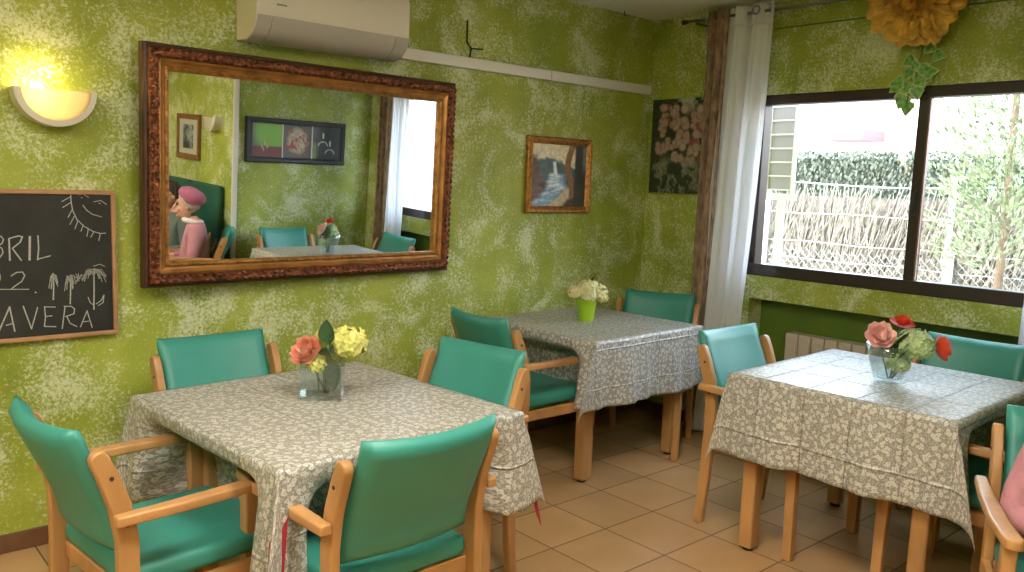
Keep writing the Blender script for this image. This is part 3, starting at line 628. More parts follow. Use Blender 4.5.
# ------------------------------------------------------------------ chairs
def ribbon(path, hw):
    """outline around a path in 2-D with a rounded far end"""
    P = [Vector(p) for p in path]; L = []; R_ = []
    for i, p in enumerate(P):
        t = (P[min(i+1, len(P)-1)] - P[max(i-1, 0)]).normalized(); n = Vector((-t.y, t.x)); h = hw[i]
        L.append(p + n*h); R_.append(p - n*h)
    t = (P[-1]-P[-2]).normalized(); n = Vector((-t.y, t.x)); cap = [P[-1] + (n*cos(a) + t*sin(a))*hw[-1] for a in (pi*.2, pi*.4, pi*.6, pi*.8)]
    return [tuple(q) for q in L] + [tuple(q) for q in cap] + [tuple(q) for q in reversed(R_)]
def make_chair(label, loc, rz):
    t = thing('armchair', label, 'chair', loc, rz, 'teal and beech armchairs')
    st_ = MB().box(-.225, .225, -.215, .245, .405, .468); st_.build('seat', M['teal'], t, bevel=.022, seg=3)
    def back(u, v, off):
        x = (u*2-1)*.213; z = lerp(.505, .862, v)
        y = -.205 - .115*sm(0, 1.15, v) - .015*v - .030*(1-(u*2-1)**2) + off
        ed = max(abs(u*2-1)-.86, 0)/.14; ev = max(abs(v*2-1)-.88, 0)/.12
        y -= off*.75*min(1, ed**2 + ev**2)
        return (x, y, z - .010*(1-(u*2-1)**2)*v)
    b = MB(); nu, nv = 18, 14
    b.grid(lambda u, v: back(u, v, .028), nu, nv); b.grid(lambda u, v: back(u, v, -.028), nu, nv)
    k = (nu+1)*(nv+1); ring = [i for i in range(nu+1)] + [j*(nu+1)+nu for j in range(1, nv+1)] + [nv*(nu+1)+i for i in range(nu-1, -1, -1)] + [j*(nu+1) for j in range(nv-1, 0, -1)]
    b.f += [(ring[i], ring[(i+1) % len(ring)], k+ring[(i+1) % len(ring)], k+ring[i]) for i in range(len(ring))]; b.mi += [0]*len(ring)
    b.build('backrest', M['teal'], t, smooth=True)
    for s in (-1, 1):
        out = ribbon([(-.252,0),(-.232,.22),(-.222,.42),(-.222,.56),(-.240,.66),(-.272,.75),(-.287,.785)], [.021,.024,.027,.028,.027,.025,.024])
        a, c = (.222, .252) if s > 0 else (-.252, -.222)
        lg = MB().prism(out, a, c, 'x').build('leg', M['wood'], t, bevel=.006)
        for (yy, zz) in ((-.226, .605), (-.262, .735)):
            scr = MB(); scr.add([(s*.2535, yy+.006*cos(q*pi/4), zz+.006*sin(q*pi/4)) for q in range(8)] + [(s*.250, yy+.006*cos(q*pi/4), zz+.006*sin(q*pi/4)) for q in range(8)],
                    [tuple(range(8)), tuple(range(15, 7, -1))] + [(q, (q+1) % 8, 8+(q+1) % 8, 8+q) for q in range(8)])
            scr.build('screw', M['screw'], lg)
        fo = ribbon([(.215,0),(.210,.30),(.205,.55),(.203,.622)], [.019,.022,.023,.022])[:4] + list(reversed(ribbon([(.215,0),(.210,.30),(.205,.55),(.203,.622)], [.019,.022,.023,.022])[8:][::-1]))
        a, c = (.236, .272) if s > 0 else (-.272, -.236)
        MB().prism(fo, a, c, 'x').build('leg', M['wood'], t, bevel=.005)
        ar = ribbon([(s*.272,-.265),(s*.274,-.10),(s*.268,.10),(s*.256,.215),(s*.250,.245)], [.017,.021,.024,.024,.023])
        MB().prism(ar, .615, .645, 'z').build('armrest', M['wood'], t, bevel=.007)
        MB().box(s*.243-.011, s*.243+.011, -.21, .20, .355, .404).build('seat_rail', M['wood'], t, bevel=.004)
    MB().box(-.235, .235, .198, .218, .355, .404).build('seat_rail', M['wood'], t, bevel=.004)
    MB().box(-.225, .225, -.212, -.192, .355, .404).build('seat_rail', M['wood'], t, bevel=.004)
    return t
def rzof(fx, fy): return atan2(-fx, fy)   # local +y -> (fx, fy)
CH = [
 ((-3.505,-1.18), (.995,.105), 'teal armchair at the left end of the near table below the chalkboard'),
 ((-3.045,-.715), (.05,-1), 'teal armchair between the near table and the wall under the mirror'),
 ((-2.59,-1.16), (-.98,-.19), 'teal armchair at the right end of the near table, beside the middle table'),
 ((-3.085,-1.56), (-.02,1), 'teal armchair in the foreground with its back to the viewer'),
 ((-1.46,-.49), (1,-.02), 'teal armchair at the left end of the middle table with the lime pot'),
 ((-.59,-.545), (-.90,-.43), 'teal armchair in the corner by the curtain, at the middle table'),
 ((-1.03,-1.715), (-.03,-1), 'teal armchair at the left of the right-hand table, in front of the curtain'),
 ((-.575,-2.2), (-1,-.03), 'teal armchair with its back to the window at the right-hand table'),
 ((-.97,-2.47), (0,1), 'teal armchair on the near side of the right-hand table, mostly under its cloth'),
 (LADYC, LADYF, 'teal armchair at the right edge in which the person in pink sits'),
 (MANC, MANF, 'teal armchair in which the person with glasses sits, in the mirror'),
]
proto = None; chairs = []
for (x, y), (fx, fy), lab in CH:
    if proto is None: proto = make_chair(lab, (x, y, 0), rzof(fx, fy)); chairs.append(proto)
    else: chairs.append(dup(proto, (x, y, 0), rzof(fx, fy), lab))

# ------------------------------------------------------------------ tables and cloths
def table(loc, rz, label, a, b, lx, ly):
    t = thing('dining_table', label, 'table', loc, rz, 'square beech dining tables')
    MB().box(-a+.004, a-.004, -b+.004, b-.004, .715, .742).build('tabletop', M['wood'], t, bevel=.006)
    ap = MB(); ix, iy = lx-.012, ly-.012
    for s in (-1, 1):
        ap.box(-ix, ix, s*iy-.011, s*iy+.011, .662, .7145); ap.box(s*ix-.011, s*ix+.011, -iy, iy, .662, .7145)
    ap.build('apron', M['wood'], t)
    for sx in (-1, 1):
        for sy in (-1, 1):
            c = [(sx*lx+dx*.031, sy*ly+dy*.031) for dx, dy in ((-1,-1),(1,-1),(1,1),(-1,1))]
            l = MB().prism(c, .012, .7145, 'z').build('leg', M['wood'], t, bevel=.010, seg=3)
            MB().lathe([(.001,0),(.022,0),(.022,.014),(.001,.014)], 14, (sx*lx, sy*ly, 0)).build('foot_cap', M['rubber'], l)
    return t
def cloth(loc, rz, a, b, o, tucks, name, label, cat, group, m, seed, z0=.7462, thick=.0025, flare=(.06,.06,.06,.06), cof=.13, cext=0, fold=((1,1),)*4):
    """square cloth draped over a table: tucks = inward push on +x, -x, +y, -y sides where chairs stand"""
    R_ = random.Random(seed); ph = [R_.uniform(0, 6) for _ in range(8)]
    def ticks(h):
        inner = [-h + 2*h*i/36 for i in range(37)]
        out = [h + o*(i/22) for i in range(1, 23)]
        return [-q for q in reversed(out)] + inner + out
    us, vs = ticks(a), ticks(b)
    mb = MB(); mb.uv = []
    def side(d, s, T, p, fl):
        bump = sm(.84, .58, abs(s)); Tt = T*bump
        wav = .020*sin(7*s+p)*d/o + .010*sin(15*s+2*p)*d/o + (.006*sin(23*s+p)*d/o)
        tk = Tt*sm(.035, .06+T*.55, d)
        h = fl*d + wav*(1-.6*bump*(T > 0)) - tk - .03*bump*(T > 0)*d/o
        z = -sqrt(max(d*d - (h*h if T < .01 else (.55*tk)**2), (.35*d)**2))
        return h, z
    for v in vs:
        for u in us:
            du, dv = max(abs(u)-a, 0), max(abs(v)-b, 0); sx, sy = (1 if u > 0 else -1), (1 if v > 0 else -1)
            mb.uv.append((u, v)); r = hypot(du, dv)
            if r == 0:
                z = .0012*sin(17*u+ph[0])*sin(13*v+ph[1]); mb.v.append((u, v, z)); continue
            if dv == 0:
                k = 0 if u > 0 else 1; h, z = side(du, v/b, tucks[k], ph[k+2], flare[k]); mb.v.append((sx*(a+h), v, z))
            elif du == 0:
                k = 2 if v > 0 else 3; h, z = side(dv, u/a, tucks[k], ph[k+2], flare[k]); mb.v.append((u, sy*(b+h), z))
            else:
                f = atan2(dv, du); r *= 1 + (cext if not isinstance(cext, tuple) else cext[(0 if u > 0 else 1) + (0 if v > 0 else 2)])*max(0, sin(2*f))**(8 if not isinstance(cext, tuple) else 2); cx = flare[0 if u > 0 else 1]; cy = flare[2 if v > 0 else 3]
                wv = .020*sin(7*sy+ph[(0 if u > 0 else 1)+2])*r/o + .010*sin(15*sy+2*ph[(0 if u > 0 else 1)+2])*r/o + .006*sin(23*sy+ph[(0 if u > 0 else 1)+2])*r/o
                wu = .020*sin(7*sx+ph[(2 if v > 0 else 3)+2])*r/o + .010*sin(15*sx+2*ph[(2 if v > 0 else 3)+2])*r/o + .006*sin(23*sx+ph[(2 if v > 0 else 3)+2])*r/o
                e = cof*sin(2*f)**2 * min(1, r/.08)
                fw = fold[(0 if u > 0 else 1) + (0 if v > 0 else 2)]; hx = cos(f)*r*cx + .8*e*r*fw[0] + wv*cos(f)**2; hy = sin(f)*r*cy + .8*e*r*fw[1] + wu*sin(f)**2
                z = -sqrt(max(r*r - hx*hx - hy*hy, .1*r*r)); mb.v.append((sx*(a+hx), sy*(b+hy), z))
    nu, nv = len(us), len(vs)
    mb.f = [(j*nu+i, j*nu+i+1, (j+1)*nu+i+1, (j+1)*nu+i) for j in range(nv-1) for i in range(nu-1)]; mb.mi = [0]*len(mb.f)
    # soften the table edge
    mb.v = [(x, y, z - .004*sm(.018, 0, min(a-abs(u), b-abs(v)) if max(abs(u)-a, abs(v)-b) <= 0 else 0)) for (x, y, z), (u, v) in zip(mb.v, mb.uv)]
    ob = mb.build(name, m, smooth=True, solid=thick); ob.location = (loc[0], loc[1], z0); ob.rotation_euler = (0, 0, rz)
    return tag(ob, label, cat, group)
T1 = ((-2.985, -1.16, 0), radians(4)); T2 = ((-.975, -.475, 0), radians(1.5)); T3 = ((-.935, -2.09, 0), radians(1.5))
table(*T1, 'square beech table nearest the viewer, under the chalkboard and mirror', .445, .475, .36, .38)
table(*T2, 'square beech table in the middle, against the green wall below the waterfall painting', .445, .42, .36, .30)
table(*T3, 'square beech table at the right in front of the window', .455, .44, .39, .34)
G = 'floral tablecloths'
cloth(*T1, .450, .480, .33, (.22,.16,.24,.26), 'tablecloth', 'grey floral tablecloth on the near table with the square glass vase', 'tablecloth', G, M['cloth'], 1, cext=(-.1,-.12,-.24,-.05), fold=((1,1),(1,1),(2.2,.4),(1.6,1.6)))
cloth(*T2, .450, .425, .33, (.28,.17,0,0), 'tablecloth', 'grey floral tablecloth on the middle table with the lime pot', 'tablecloth', G, M['cloth'], 2, flare=(.06,.06,.02,.06), cext=(-.2,-.2,-.1,-.15), fold=((.4,.1),(.8,.1),(1.6,.5),(3.0,.5)))
cloth(*T3, .460, .445, .33, (.30,0,.28,.32), 'tablecloth', 'grey floral tablecloth on the right-hand table, bright with window light', 'tablecloth', G, M['cloth'], 3, cext=(-.1,-.15,-.1,-.10), fold=((1,1),(.8,1.2),(1,1),(.4,2.1)))
uc = MB(); ua, ub = .4465, .4765
uc.box(-ua+.03, ua-.03, -ub+.03, ub-.03, .7422, .7432)
for sx, sy, tx, ty, dz in ((1,-1,.088,.030,.415), (-1,-1,.072,.072,.485)):
    c0 = (sx*(ua-.004), sy*(ub-.004), .738); tip = (sx*(ua+tx), sy*(ub+ty), .743-dz); p1 = (sx*(ua-.04), sy*(ub-.005), .738); p2 = (sx*(ua-.005), sy*(ub-.04), .738)
    m1 = (sx*(ua+tx*.5-.03), sy*(ub+ty*.5), .743-dz*.5); m2 = (sx*(ua+tx*.5), sy*(ub+ty*.5-.03), .743-dz*.5); mc = (sx*(ua+tx*.5), sy*(ub+ty*.5), .743-dz*.5)
    t1 = (tip[0]-sx*.028, tip[1], tip[2]+.05); t2 = (tip[0], tip[1]-sy*.028, tip[2]+.05)
    uc.add([c0,p1,p2,mc,m1,m2,tip,t1,t2], [(0,1,4,3),(0,3,5,2),(3,4,7,6),(3,6,8,5)])
uo = uc.build('undercloth', M['red']); uo.location = T1[0]; uo.rotation_euler = (0,0,T1[1])
tag(uo, 'dark red undercloth showing at the corners of the near table', 'tablecloth')

# ------------------------------------------------------------------ flowers
def frame_of(n):
    n = Vector(n).normalized(); a = Vector((0,0,1)) if abs(n.z) < .9 else Vector((1,0,0)); x = a.cross(n).normalized(); return x, n.cross(x), n
def petal(mb, c, x, y, n, L, W, cup, nu=4, nv=4, open_=.5):
    """petal from c growing along y, cupped towards n"""
    def f(u, v):
        s = (u*2-1); w = W*(sin(pi*min(.97, .12+.80*v))**.7)
        return Vector(c) + x*(s*w) + y*(L*v*(1-.35*cup*v)) + n*(L*cup*(v*v*.8) + W*.35*s*s*v)
    mb.grid(lambda u, v: tuple(f(u, v)), nu, nv)
def rose_mb(c, n, R_):
    x, y, n = frame_of(n); mb = MB(); k0 = 0
    for ring, (cnt, rad, L, cup) in enumerate(((3, .05, .62, 1.35), (4, .10, .75, 1.0), (5, .14, .92, .70), (6, .16, 1.05, .34))):
        for i in range(cnt):
            a = 2*pi*(i + .37*ring)/cnt + rnd.uniform(-.1,.1); d = x*cos(a) + y*sin(a); tx = -x*sin(a) + y*cos(a)
            petal(mb, Vector(c) + d*rad*R_*.6 - n*R_*.25, tx, d, n, L*R_, R_*.52, cup)
    return mb
def daisy_mb(c, n, R_):
    x, y, n = frame_of(n); mb = MB()
    for ring, (cnt, L, cup) in enumerate(((16, 1.0, .30), (13, .82, .7), (10, .6, 1.2))):
        for i in range(cnt):
            a = 2*pi*(i+.5*ring)/cnt + rnd.uniform(-.08,.08); d = x*cos(a) + y*sin(a); tx = -x*sin(a) + y*cos(a)
            petal(mb, Vector(c) + n*ring*.06*R_, tx, d, n, L*R_, R_*.17, cup, 2, 3)
    return mb
def hyd_mb(c, R_, n, sq=.85, fs=.30):
    mb = MB(); c = Vector(c)
    for i in range(n):
        z = 1-2*(i+.5)/n; a = i*2.39996; q = sqrt(1-z*z); d = Vector((q*cos(a), q*sin(a), z))
        if d.z < -.75: continue
        p = c + Vector((d.x, d.y, d.z*sq))*R_*rnd.uniform(.86, 1.05); x, y, nn = frame_of(d + Vector((rnd.uniform(-.3,.3),)*3)); o = rnd.uniform(0, 1.5)
        for k in range(4):
            a = o + k*pi/2; e = x*cos(a) + y*sin(a); t = -x*sin(a) + y*cos(a); s = R_*fs
            mb.add([p, p+e*s*.5+t*s*.42+nn*s*.12, p+e*s+nn*s*.22*rnd.uniform(.2,1.6), p+e*s*.5-t*s*.42+nn*s*.12], [(0,1,2,3)])
    mb.ball(c, (R_*.72, R_*.72, R_*.72*sq), 10, 7)
    return mb
def leaf_mb(mb, base, d, L, W, up=(0,0,1), droop=.25, nu=4, nv=7):
    d = Vector(d).normalized(); s = d.cross(Vector(up)); s = s.normalized() if s.length > .01 else Vector((1,0,0)); n = s.cross(d)
    def f(u, v):
        q = u*2-1; w = W*.5*(sin(pi*v**.8)**.8 if 0 < v < 1 else 0)
        return tuple(Vector(base) + d*L*v + s*q*w + n*(abs(q)*w*.35 - droop*L*v*v))
    mb.grid(f, nu, nv); return mb
def flower(name, label, cat, group, bloom_mb, m, stem, leaves=(), lm='leaf_d', lw=.05):
    t = thing(name, label, cat, stem[0], 0, group); o = Vector(stem[0])
    for mb in (bloom_mb,): mb.v = [tuple(Vector(p)-o) for p in mb.v]
    bloom_mb.build('bloom', m, t, smooth=True)
    MB().tube([tuple(Vector(p)-o) for p in stem], .0028, 6).build('stem', M['stem'], t, smooth=True)
    for base, d, L in leaves:
        mb = MB(); leaf_mb(mb, tuple(Vector(base)-o), d, L, lw); mb.build('leaf', M[lm], t, smooth=True)
    return t
# near table: square vase
vx, vy, vz = -2.965, -1.10, .747
VW, VD, VH = .068, .045, .180
def boxvase(loc, rz, label):
    t = thing('glass_vase', label, 'vase', loc, rz); mb = MB(); w = .005
    mb.box(-VW, VW, -VD, VD, 0, .016)
    mb.box(-VW, VW, -VD, -VD+w, .016, VH); mb.box(-VW, VW, VD-w, VD, .016, VH); mb.box(-VW, -VW+w, -VD+w, VD-w, .016, VH); mb.box(VW-w, VW, -VD+w, VD-w, .016, VH)
    mb.build('glass_body', M['vase'], t); return t
boxvase((vx, vy, vz), radians(-38), 'clear rectangular glass vase on the near table')
G1 = 'artificial flowers in the square vase'
def V1(r, u, z): return Vector((vx, vy, vz)) + Vector((.75,-.66,0))*r + Vector((-.66,-.75,0))*u + Vector((0,0,z))
flower('rose', 'coral rose leaning left over the rectangular vase', 'flower', G1, rose_mb(V1(-.052,.02,.165), Vector((-.75,-.35,.60)), .056), M['coral'], [V1(.01,0,.018), V1(-.02,.01,.09), V1(-.050,.018,.155)])
flower('hydrangea', 'yellow-green hydrangea at the right of the rectangular vase', 'flower', G1, hyd_mb(V1(.088,.0,.195), .060, 110), M['hyd_y'], [V1(.02,0,.018), V1(.04,0,.10), V1(.085,0,.19)])
flower('hydrangea', 'small yellow-green hydrangea sunk in the mouth of the rectangular vase', 'flower', G1, hyd_mb(V1(-.012,.018,.120), .036, 60), M['hyd_y'], [V1(-.01,.01,.018), V1(-.012,.015,.06), V1(-.012,.018,.11)])
flower('hydrangea', 'yellow hydrangea behind the coral rose in the rectangular vase', 'flower', G1, hyd_mb(V1(.005,-.035,.200), .042, 70), M['hyd_y'], [V1(.0,-.012,.018), V1(.0,-.015,.08), V1(.005,-.03,.19)])
lt = thing('leaf_spray', 'dark green leaf spray standing up from the rectangular vase', 'leaves', V1(.01,.01,.02), 0, G1); o_ = Vector(lt.location)
MB().tube([(0,0,0), tuple(V1(.018,.03,.12)-o_), tuple(V1(.025,.02,.20)-o_)], .003, 6).build('stem', M['stem'], lt, smooth=True)
for b_, d_, L_, W_2, dr in ((V1(.020,.025,.19), Vector((-.05,.0,1)), .085, .055, .05), (V1(.03,.028,.15), Vector((.12,-.12,-1)), .115, .058, -.04), (V1(.022,.02,.17), Vector((.75,-.66,.55)), .07, .05, .2), (V1(.015,.02,.15), Vector((-.4,-.6,.45)), .055, .045, .2)):
    mb = MB(); leaf_mb(mb, tuple(b_-o_), d_, L_, W_2, up=(-.66,-.75,.1), droop=dr); mb.build('leaf', M['leaf_d'], lt, smooth=True)
# right table: rounded vase
wx, wy, wz = -.985, -2.125, .747
t = thing('glass_vase', 'clear flared glass vase on the right-hand table', 'vase', (wx, wy, wz))
MB().lathe([(.001,0),(.040,0),(.052,.012),(.066,.05),(.080,.10),(.093,.155),(.089,.155),(.076,.10),(.062,.052),(.048,.018),(.001,.014)], 32).build('glass_body', M['vase'], t, smooth=True)
G3 = 'artificial flowers in the flared vase'
def V3(r, u, z): return Vector((wx, wy, wz)) + Vector((.75,-.66,0))*r + Vector((-.66,-.75,0))*u + Vector((0,0,z))
flower('rose', 'pink rose at the left of the flared vase', 'flower', G3, rose_mb(V3(-.058,.03,.195), Vector((-.75,-.45,.55)), .058), M['pink'], [V3(0,0,.016), V3(-.03,.01,.10), V3(-.056,.028,.185)], [(V3(-.03,.0,.13), (-.2,.3,.9), .12)], 'leaf_m')
flower('gerbera', 'red gerbera standing tallest in the flared vase', 'flower', G3, daisy_mb(V3(.035,.0,.232), Vector((-.15,-.25,.9)), .055), M['redfl'], [V3(.01,0,.016), V3(.02,0,.12), V3(.035,0,.225)], [(V3(.02,.01,.10), (-.1,-.2,.9), .13)], 'leaf_d')
flower('rose', 'red rose leaning out at the right of the flared vase', 'flower', G3, rose_mb(V3(.195,.02,.150), Vector((.85,-.75,.15)), .052), M['redfl'], [V3(.02,0,.016), V3(.08,.01,.12), V3(.155,.018,.150)], [(V3(.12,.01,.14), (.6,-.5,.6), .07)], 'leaf_m')
flower('hydrangea', 'pale green hydrangea in the middle of the flared vase', 'flower', G3, hyd_mb(V3(.085,.02,.160), .070, 120), M['hyd_g'], [V3(.01,.01,.016), V3(.04,.01,.09), V3(.08,.02,.15)], [(V3(.0,.03,.09), (-.1,.1,.9), .11)], 'leaf_d')
flower('hydrangea', 'small green hydrangea low in the mouth of the flared vase', 'flower', G3, hyd_mb(V3(.02,.035,.085), .045, 70), M['hyd_g'], [V3(.0,.01,.016), V3(.01,.02,.05), V3(.02,.03,.08)], [(V3(.01,.03,.06), (.1,-.3,.9), .12)], 'leaf_d', .07)
# middle table: lime pot
fp = thing('potted_hydrangea', 'cream hydrangea in a small lime green pot on the middle table', 'potted plant', (-.985, -.445, .747))
MB().lathe([(.001,0),(.040,0),(.042,.004),(.050,.088),(.054,.089),(.057,.125),(.053,.125),(.046,.092),(.001,.092)], 28).build('pot', M['lime'], fp, smooth=False, bevel=.0015)
for i, (x, y, z, r) in enumerate(((0,0,.175,.062), (-.055,.03,.160,.048), (.05,-.035,.160,.050), (-.03,-.04,.150,.045), (.035,.04,.160,.045), (.062,-.06,.130,.030))):
    hyd_mb((x, y, z), r, 70).build('bloom', M['hyd_c'], fp, smooth=True)
MB().tube([(0,0,.09),(0,0,.14)], .012, 8).build('stem', M['stem'], fp)
for d in ((-.7,.35,.10), (.3,-.5,.25), (.05,-.3,.9)):
    mb = MB(); leaf_mb(mb, Vector(d).normalized()*.05 + Vector((0,0,.15)), d, .075, .03); mb.build('leaf', M['leaf_d'], fp, smooth=True)

# ------------------------------------------------------------------ curtains
ROD = 2.488
rd_ = thing('curtain_rod', 'grey metal curtain rod above the window', 'curtain rod', (-.125, -1.7, ROD))
MB().tube([(0, 1.33, 0), (0, -1.27, 0)], .009, 12).build('rod', M['steel'], rd_, smooth=True)
MB().tube([(0, 1.33, 0), (0, 1.375, 0)], [.009, .016], 12).build('finial', M['dark'], rd_, smooth=True)
for y in (1.28, -.02):
    bk = MB().box(-.006, .1245, y-.006, y+.006, -.02, -.009); bk.box(.118, .1245, y-.016, y+.016, -.05, .02); bk.build('bracket', M['steel'], rd_)
def curtain(name, label, m, ytop, ybot, x, folds, amp, seed, zb=.02, thick=.002, heading=None, nu=90, nz=40, ext=.04):
    R_ = random.Random(seed); ph = [R_.uniform(0, 6) for _ in range(4)]
    z1 = ROD + ext
    def f(u, v):
        z = lerp(zb, z1, v); w = 1-v
        y = lerp(lerp(ybot[0], ytop[0], v**.8), lerp(ybot[1], ytop[1], v**.8), u) + .012*sin(5*u+6*w+ph[0])*w
        a = amp*(1 - .35*w*sin(ph[2])**2)
        xx = x + a*sin(2*pi*folds*u + .9*sin(3*w+ph[1])*w) + .35*a*sin(2*pi*folds*2.3*u + ph[3] + 2*w)
        return (xx, y, z)
    root = thing(name, label, 'curtain', (x, (ytop[0]+ytop[1])/2, 0)); o = Vector(root.location)
    mb = MB(); mb.grid(lambda u, v: tuple(Vector(f(u, v))-o), nu, nz); mb.build('drape', m, root, smooth=True, solid=thick)
    if heading:
        hd = MB(); hd.grid(lambda u, v: tuple(Vector(f(u, .955+.045*v))-o+Vector((-.004,0,.001))), nu, 3); hd.build('heading_tape', heading, root, smooth=True, solid=.002)
    return root, f, o
def eyelets(root, o, ys, x):
    for y in ys:
        mb = MB(); mb.tube([(x-o.x+.024*cos(a)*.0 - .030, y-o.y+.022*cos(a), ROD+.022*sin(a)) for a in [2*pi*i/20 for i in range(20)]], .006, 8, closed=True)
        mb.build('eyelet', M['steel'], root, smooth=True)
r_, f_, o_ = curtain('curtain', 'narrow brown patterned curtain gathered beside the white sheer', M['cur_brown'], (-.52,-.665), (-.50,-.60), -.125, 3.0, .032, 5)
r_, f_, o_ = curtain('sheer_curtain', 'white sheer curtain hanging at the left of the window', M['sheer'], (-.650,-.955), (-.525,-.86), -.135, 2.6, .024, 6, heading=M['sheer'])
eyelets(r_, o_, (-.865,), -.15)
r_, f_, o_ = curtain('curtain', 'brown patterned curtain at the far right of the window, seen in the mirror', M['cur_brown'], (-2.50,-2.69), (-2.50,-2.69), -.125, 3.0, .032, 8)
r_, f_, o_ = curtain('sheer_curtain', 'white sheer curtain at the right of the window, seen in the mirror', M['sheer'], (-2.33,-2.52), (-2.33,-2.52), -.135, 3.5, .030, 9, heading=M['sheer'])
cd = MB().tube([(-.13,-.50,2.554),(-.131,-.50,2.50),(-.13,-.503,2.46)], .0035, 6); tag(cd.build('pull_cord', M['trunk'], smooth=True), 'thin white cord hanging from the ceiling beside the brown curtain', 'cord')
hk = MB().tube([(-.35,-.05,2.5545),(-.35,-.05,2.535),(-.345,-.05,2.528),(-.34,-.05,2.533)], .003, 6); tag(hk.build('ceiling_hook', M['dark'], smooth=True), 'tiny dark hook in the ceiling near the corner', 'hook')

# ------------------------------------------------------------------ radiator
ra = thing('radiator', 'cream sectional radiator in the niche under the window', 'radiator', (.075, -1.075, .10))
nsec = 9
for i in range(nsec):
    y0 = -i*.080
    mb = MB().box(-.045, .045, y0-.074, y0, .0, .585); mb.box(-.052, -.044, y0-.068, y0-.006, .015, .545); mb.build('section', M['rad'], ra, bevel=.006)
MB().tube([(0,.02,.03),(0,-nsec*.08-.02,.03)], .014, 10).build('pipe', M['rad'], ra, smooth=True)
MB().tube([(0,.02,.555),(0,-nsec*.08-.02,.555)], .014, 10).build('pipe', M['rad'], ra, smooth=True)

# ------------------------------------------------------------------ paper flower and ivy
pf = thing('paper_flower', 'huge amber crepe-paper flower hanging above the window', 'paper flower', (-.17, -1.735, 2.43))
fx_ = Vector((-.93, -.12, -.35)).normalized(); X_, Y_, Z_ = frame_of(fx_)
R_p = random.Random(2)
for ring, (cnt, r0, L, cup, m) in enumerate(((22, .035, .205, .05, 'amber'), (20, .03, .195, .28, 'amber'), (18, .025, .165, .55, 'amber'), (16, .02, .130, .85, 'amber'), (12, .015, .095, 1.2, 'amber'), (8, .008, .07, 1.7, 'amber'))):
    for i in range(cnt):
        a = 2*pi*(i+.43*ring)/cnt + R_p.uniform(-.1,.1); d = X_*cos(a)+Y_*sin(a); tx = -X_*sin(a)+Y_*cos(a); L2 = L*R_p.uniform(.88,1.1); W2 = .037*(1-.07*ring); p1, p2 = R_p.uniform(0,6), R_p.uniform(-.12,.12)
        cpl = cup + p2
        def f(u, v):
            s = u*2-1; w = W2*(.35+.95*v**.7)*(1 if v < .8 else sqrt(max(0, 1-((v-.8)/.22)**2))*.4+.6)
            y = L2*v*(1-.25*cpl*v); edge = .010*v*sin(7*s+p1) + .012*v*v*sin(13*s+2*p1)
            return tuple(d*(r0+y - (.03*s*s*v)) + tx*(s*w) + Z_*(L2*cpl*v*.75 + .012*ring + edge - .025*s*s*v))
        mb = MB(); mb.grid(f, 7, 7); mb.build('petal', M[m], pf, smooth=True)
pcd = MB().tube([(.06,0,.02),(.09,.0,.153)], .002, 6); pcd.build('cord', M['dark'], pf)
MB().ball((.01,0,0), .035, 12, 8).build('flower_base', M['amber_d'], pf, smooth=True)
iv = thing('ivy_garland', 'green ivy garland trailing below the paper flower over the window frame', 'ivy', (-.06, -1.735, 2.22))
pts = [(.02,.01,.05),(-.01,-.01,-.03),(-.015,.01,-.10),(-.02,.0,-.17),(-.025,.03,-.22),(-.025,.035,-.27)]
MB().tube(pts, .0035, 6).build('stem', M['stem'], iv, smooth=True)
R_i = random.Random(12)
def ivy_leaf(base, d, L):
    d = Vector(d).normalized(); n = Vector((-.9, R_i.uniform(-.4,.4), R_i.uniform(0,.5))).normalized(); s = d.cross(n).normalized(); n = s.cross(d)
    prof = [(0,0),(-.42,.05),(-.50,.35),(-.36,.50),(-.30,.62),(0,1.0),(.30,.62),(.36,.50),(.50,.35),(.42,.05)]
    def mk(k, off):
        mb = MB(); vs = [tuple(Vector(base) + s*(x*L*k) + d*((.4+(y-.4)*k)*L) + n*(off - .25*L*abs(x)*abs(x) + .06*L*abs(x))) for x, y in prof]
        c = tuple(Vector(base) + d*(.42*L) + n*(off+.05*L)); vs.append(c)
        mb.add(vs, [(i, (i+1) % 10, 10) for i in range(10)]); return mb
    lf = mk(1.0, 0).build('leaf', M['ivy_edge'], iv, smooth=True)
    mk(.78, .0025).build('leaf_blade', M['ivy'], lf, smooth=True)
for b_, d_, L_ in (((0,-.02,.0),(0,-.8,-.3),.075),((0,-.06,-.04),(0,-.9,-.2),.08),((-.01,.02,-.05),(0,.8,-.4),.085),((-.015,-.01,-.08),(0,-.3,-.8),.085),((-.015,.03,-.10),(0,.4,-.7),.08),((-.02,-.03,-.13),(0,-.8,.1),.09),((-.02,.06,-.16),(0,.9,-.2),.095),
        ((-.02,.03,-.17),(0,.5,-.7),.09),((-.022,.0,-.19),(0,-.2,-.9),.085),((-.025,.05,-.22),(0,.3,-.9),.10),((-.025,.0,-.15),(0,-.5,-.5),.08),((-.02,.01,-.11),(0,.1,.9),.07),((-.02,.08,-.17),(0,.7,-.6),.08),((-.024,.03,-.26),(0,.1,-1),.09),((-.01,.0,.03),(0,.7,.4),.07)):
    ivy_leaf(b_, d_, L_*.86)

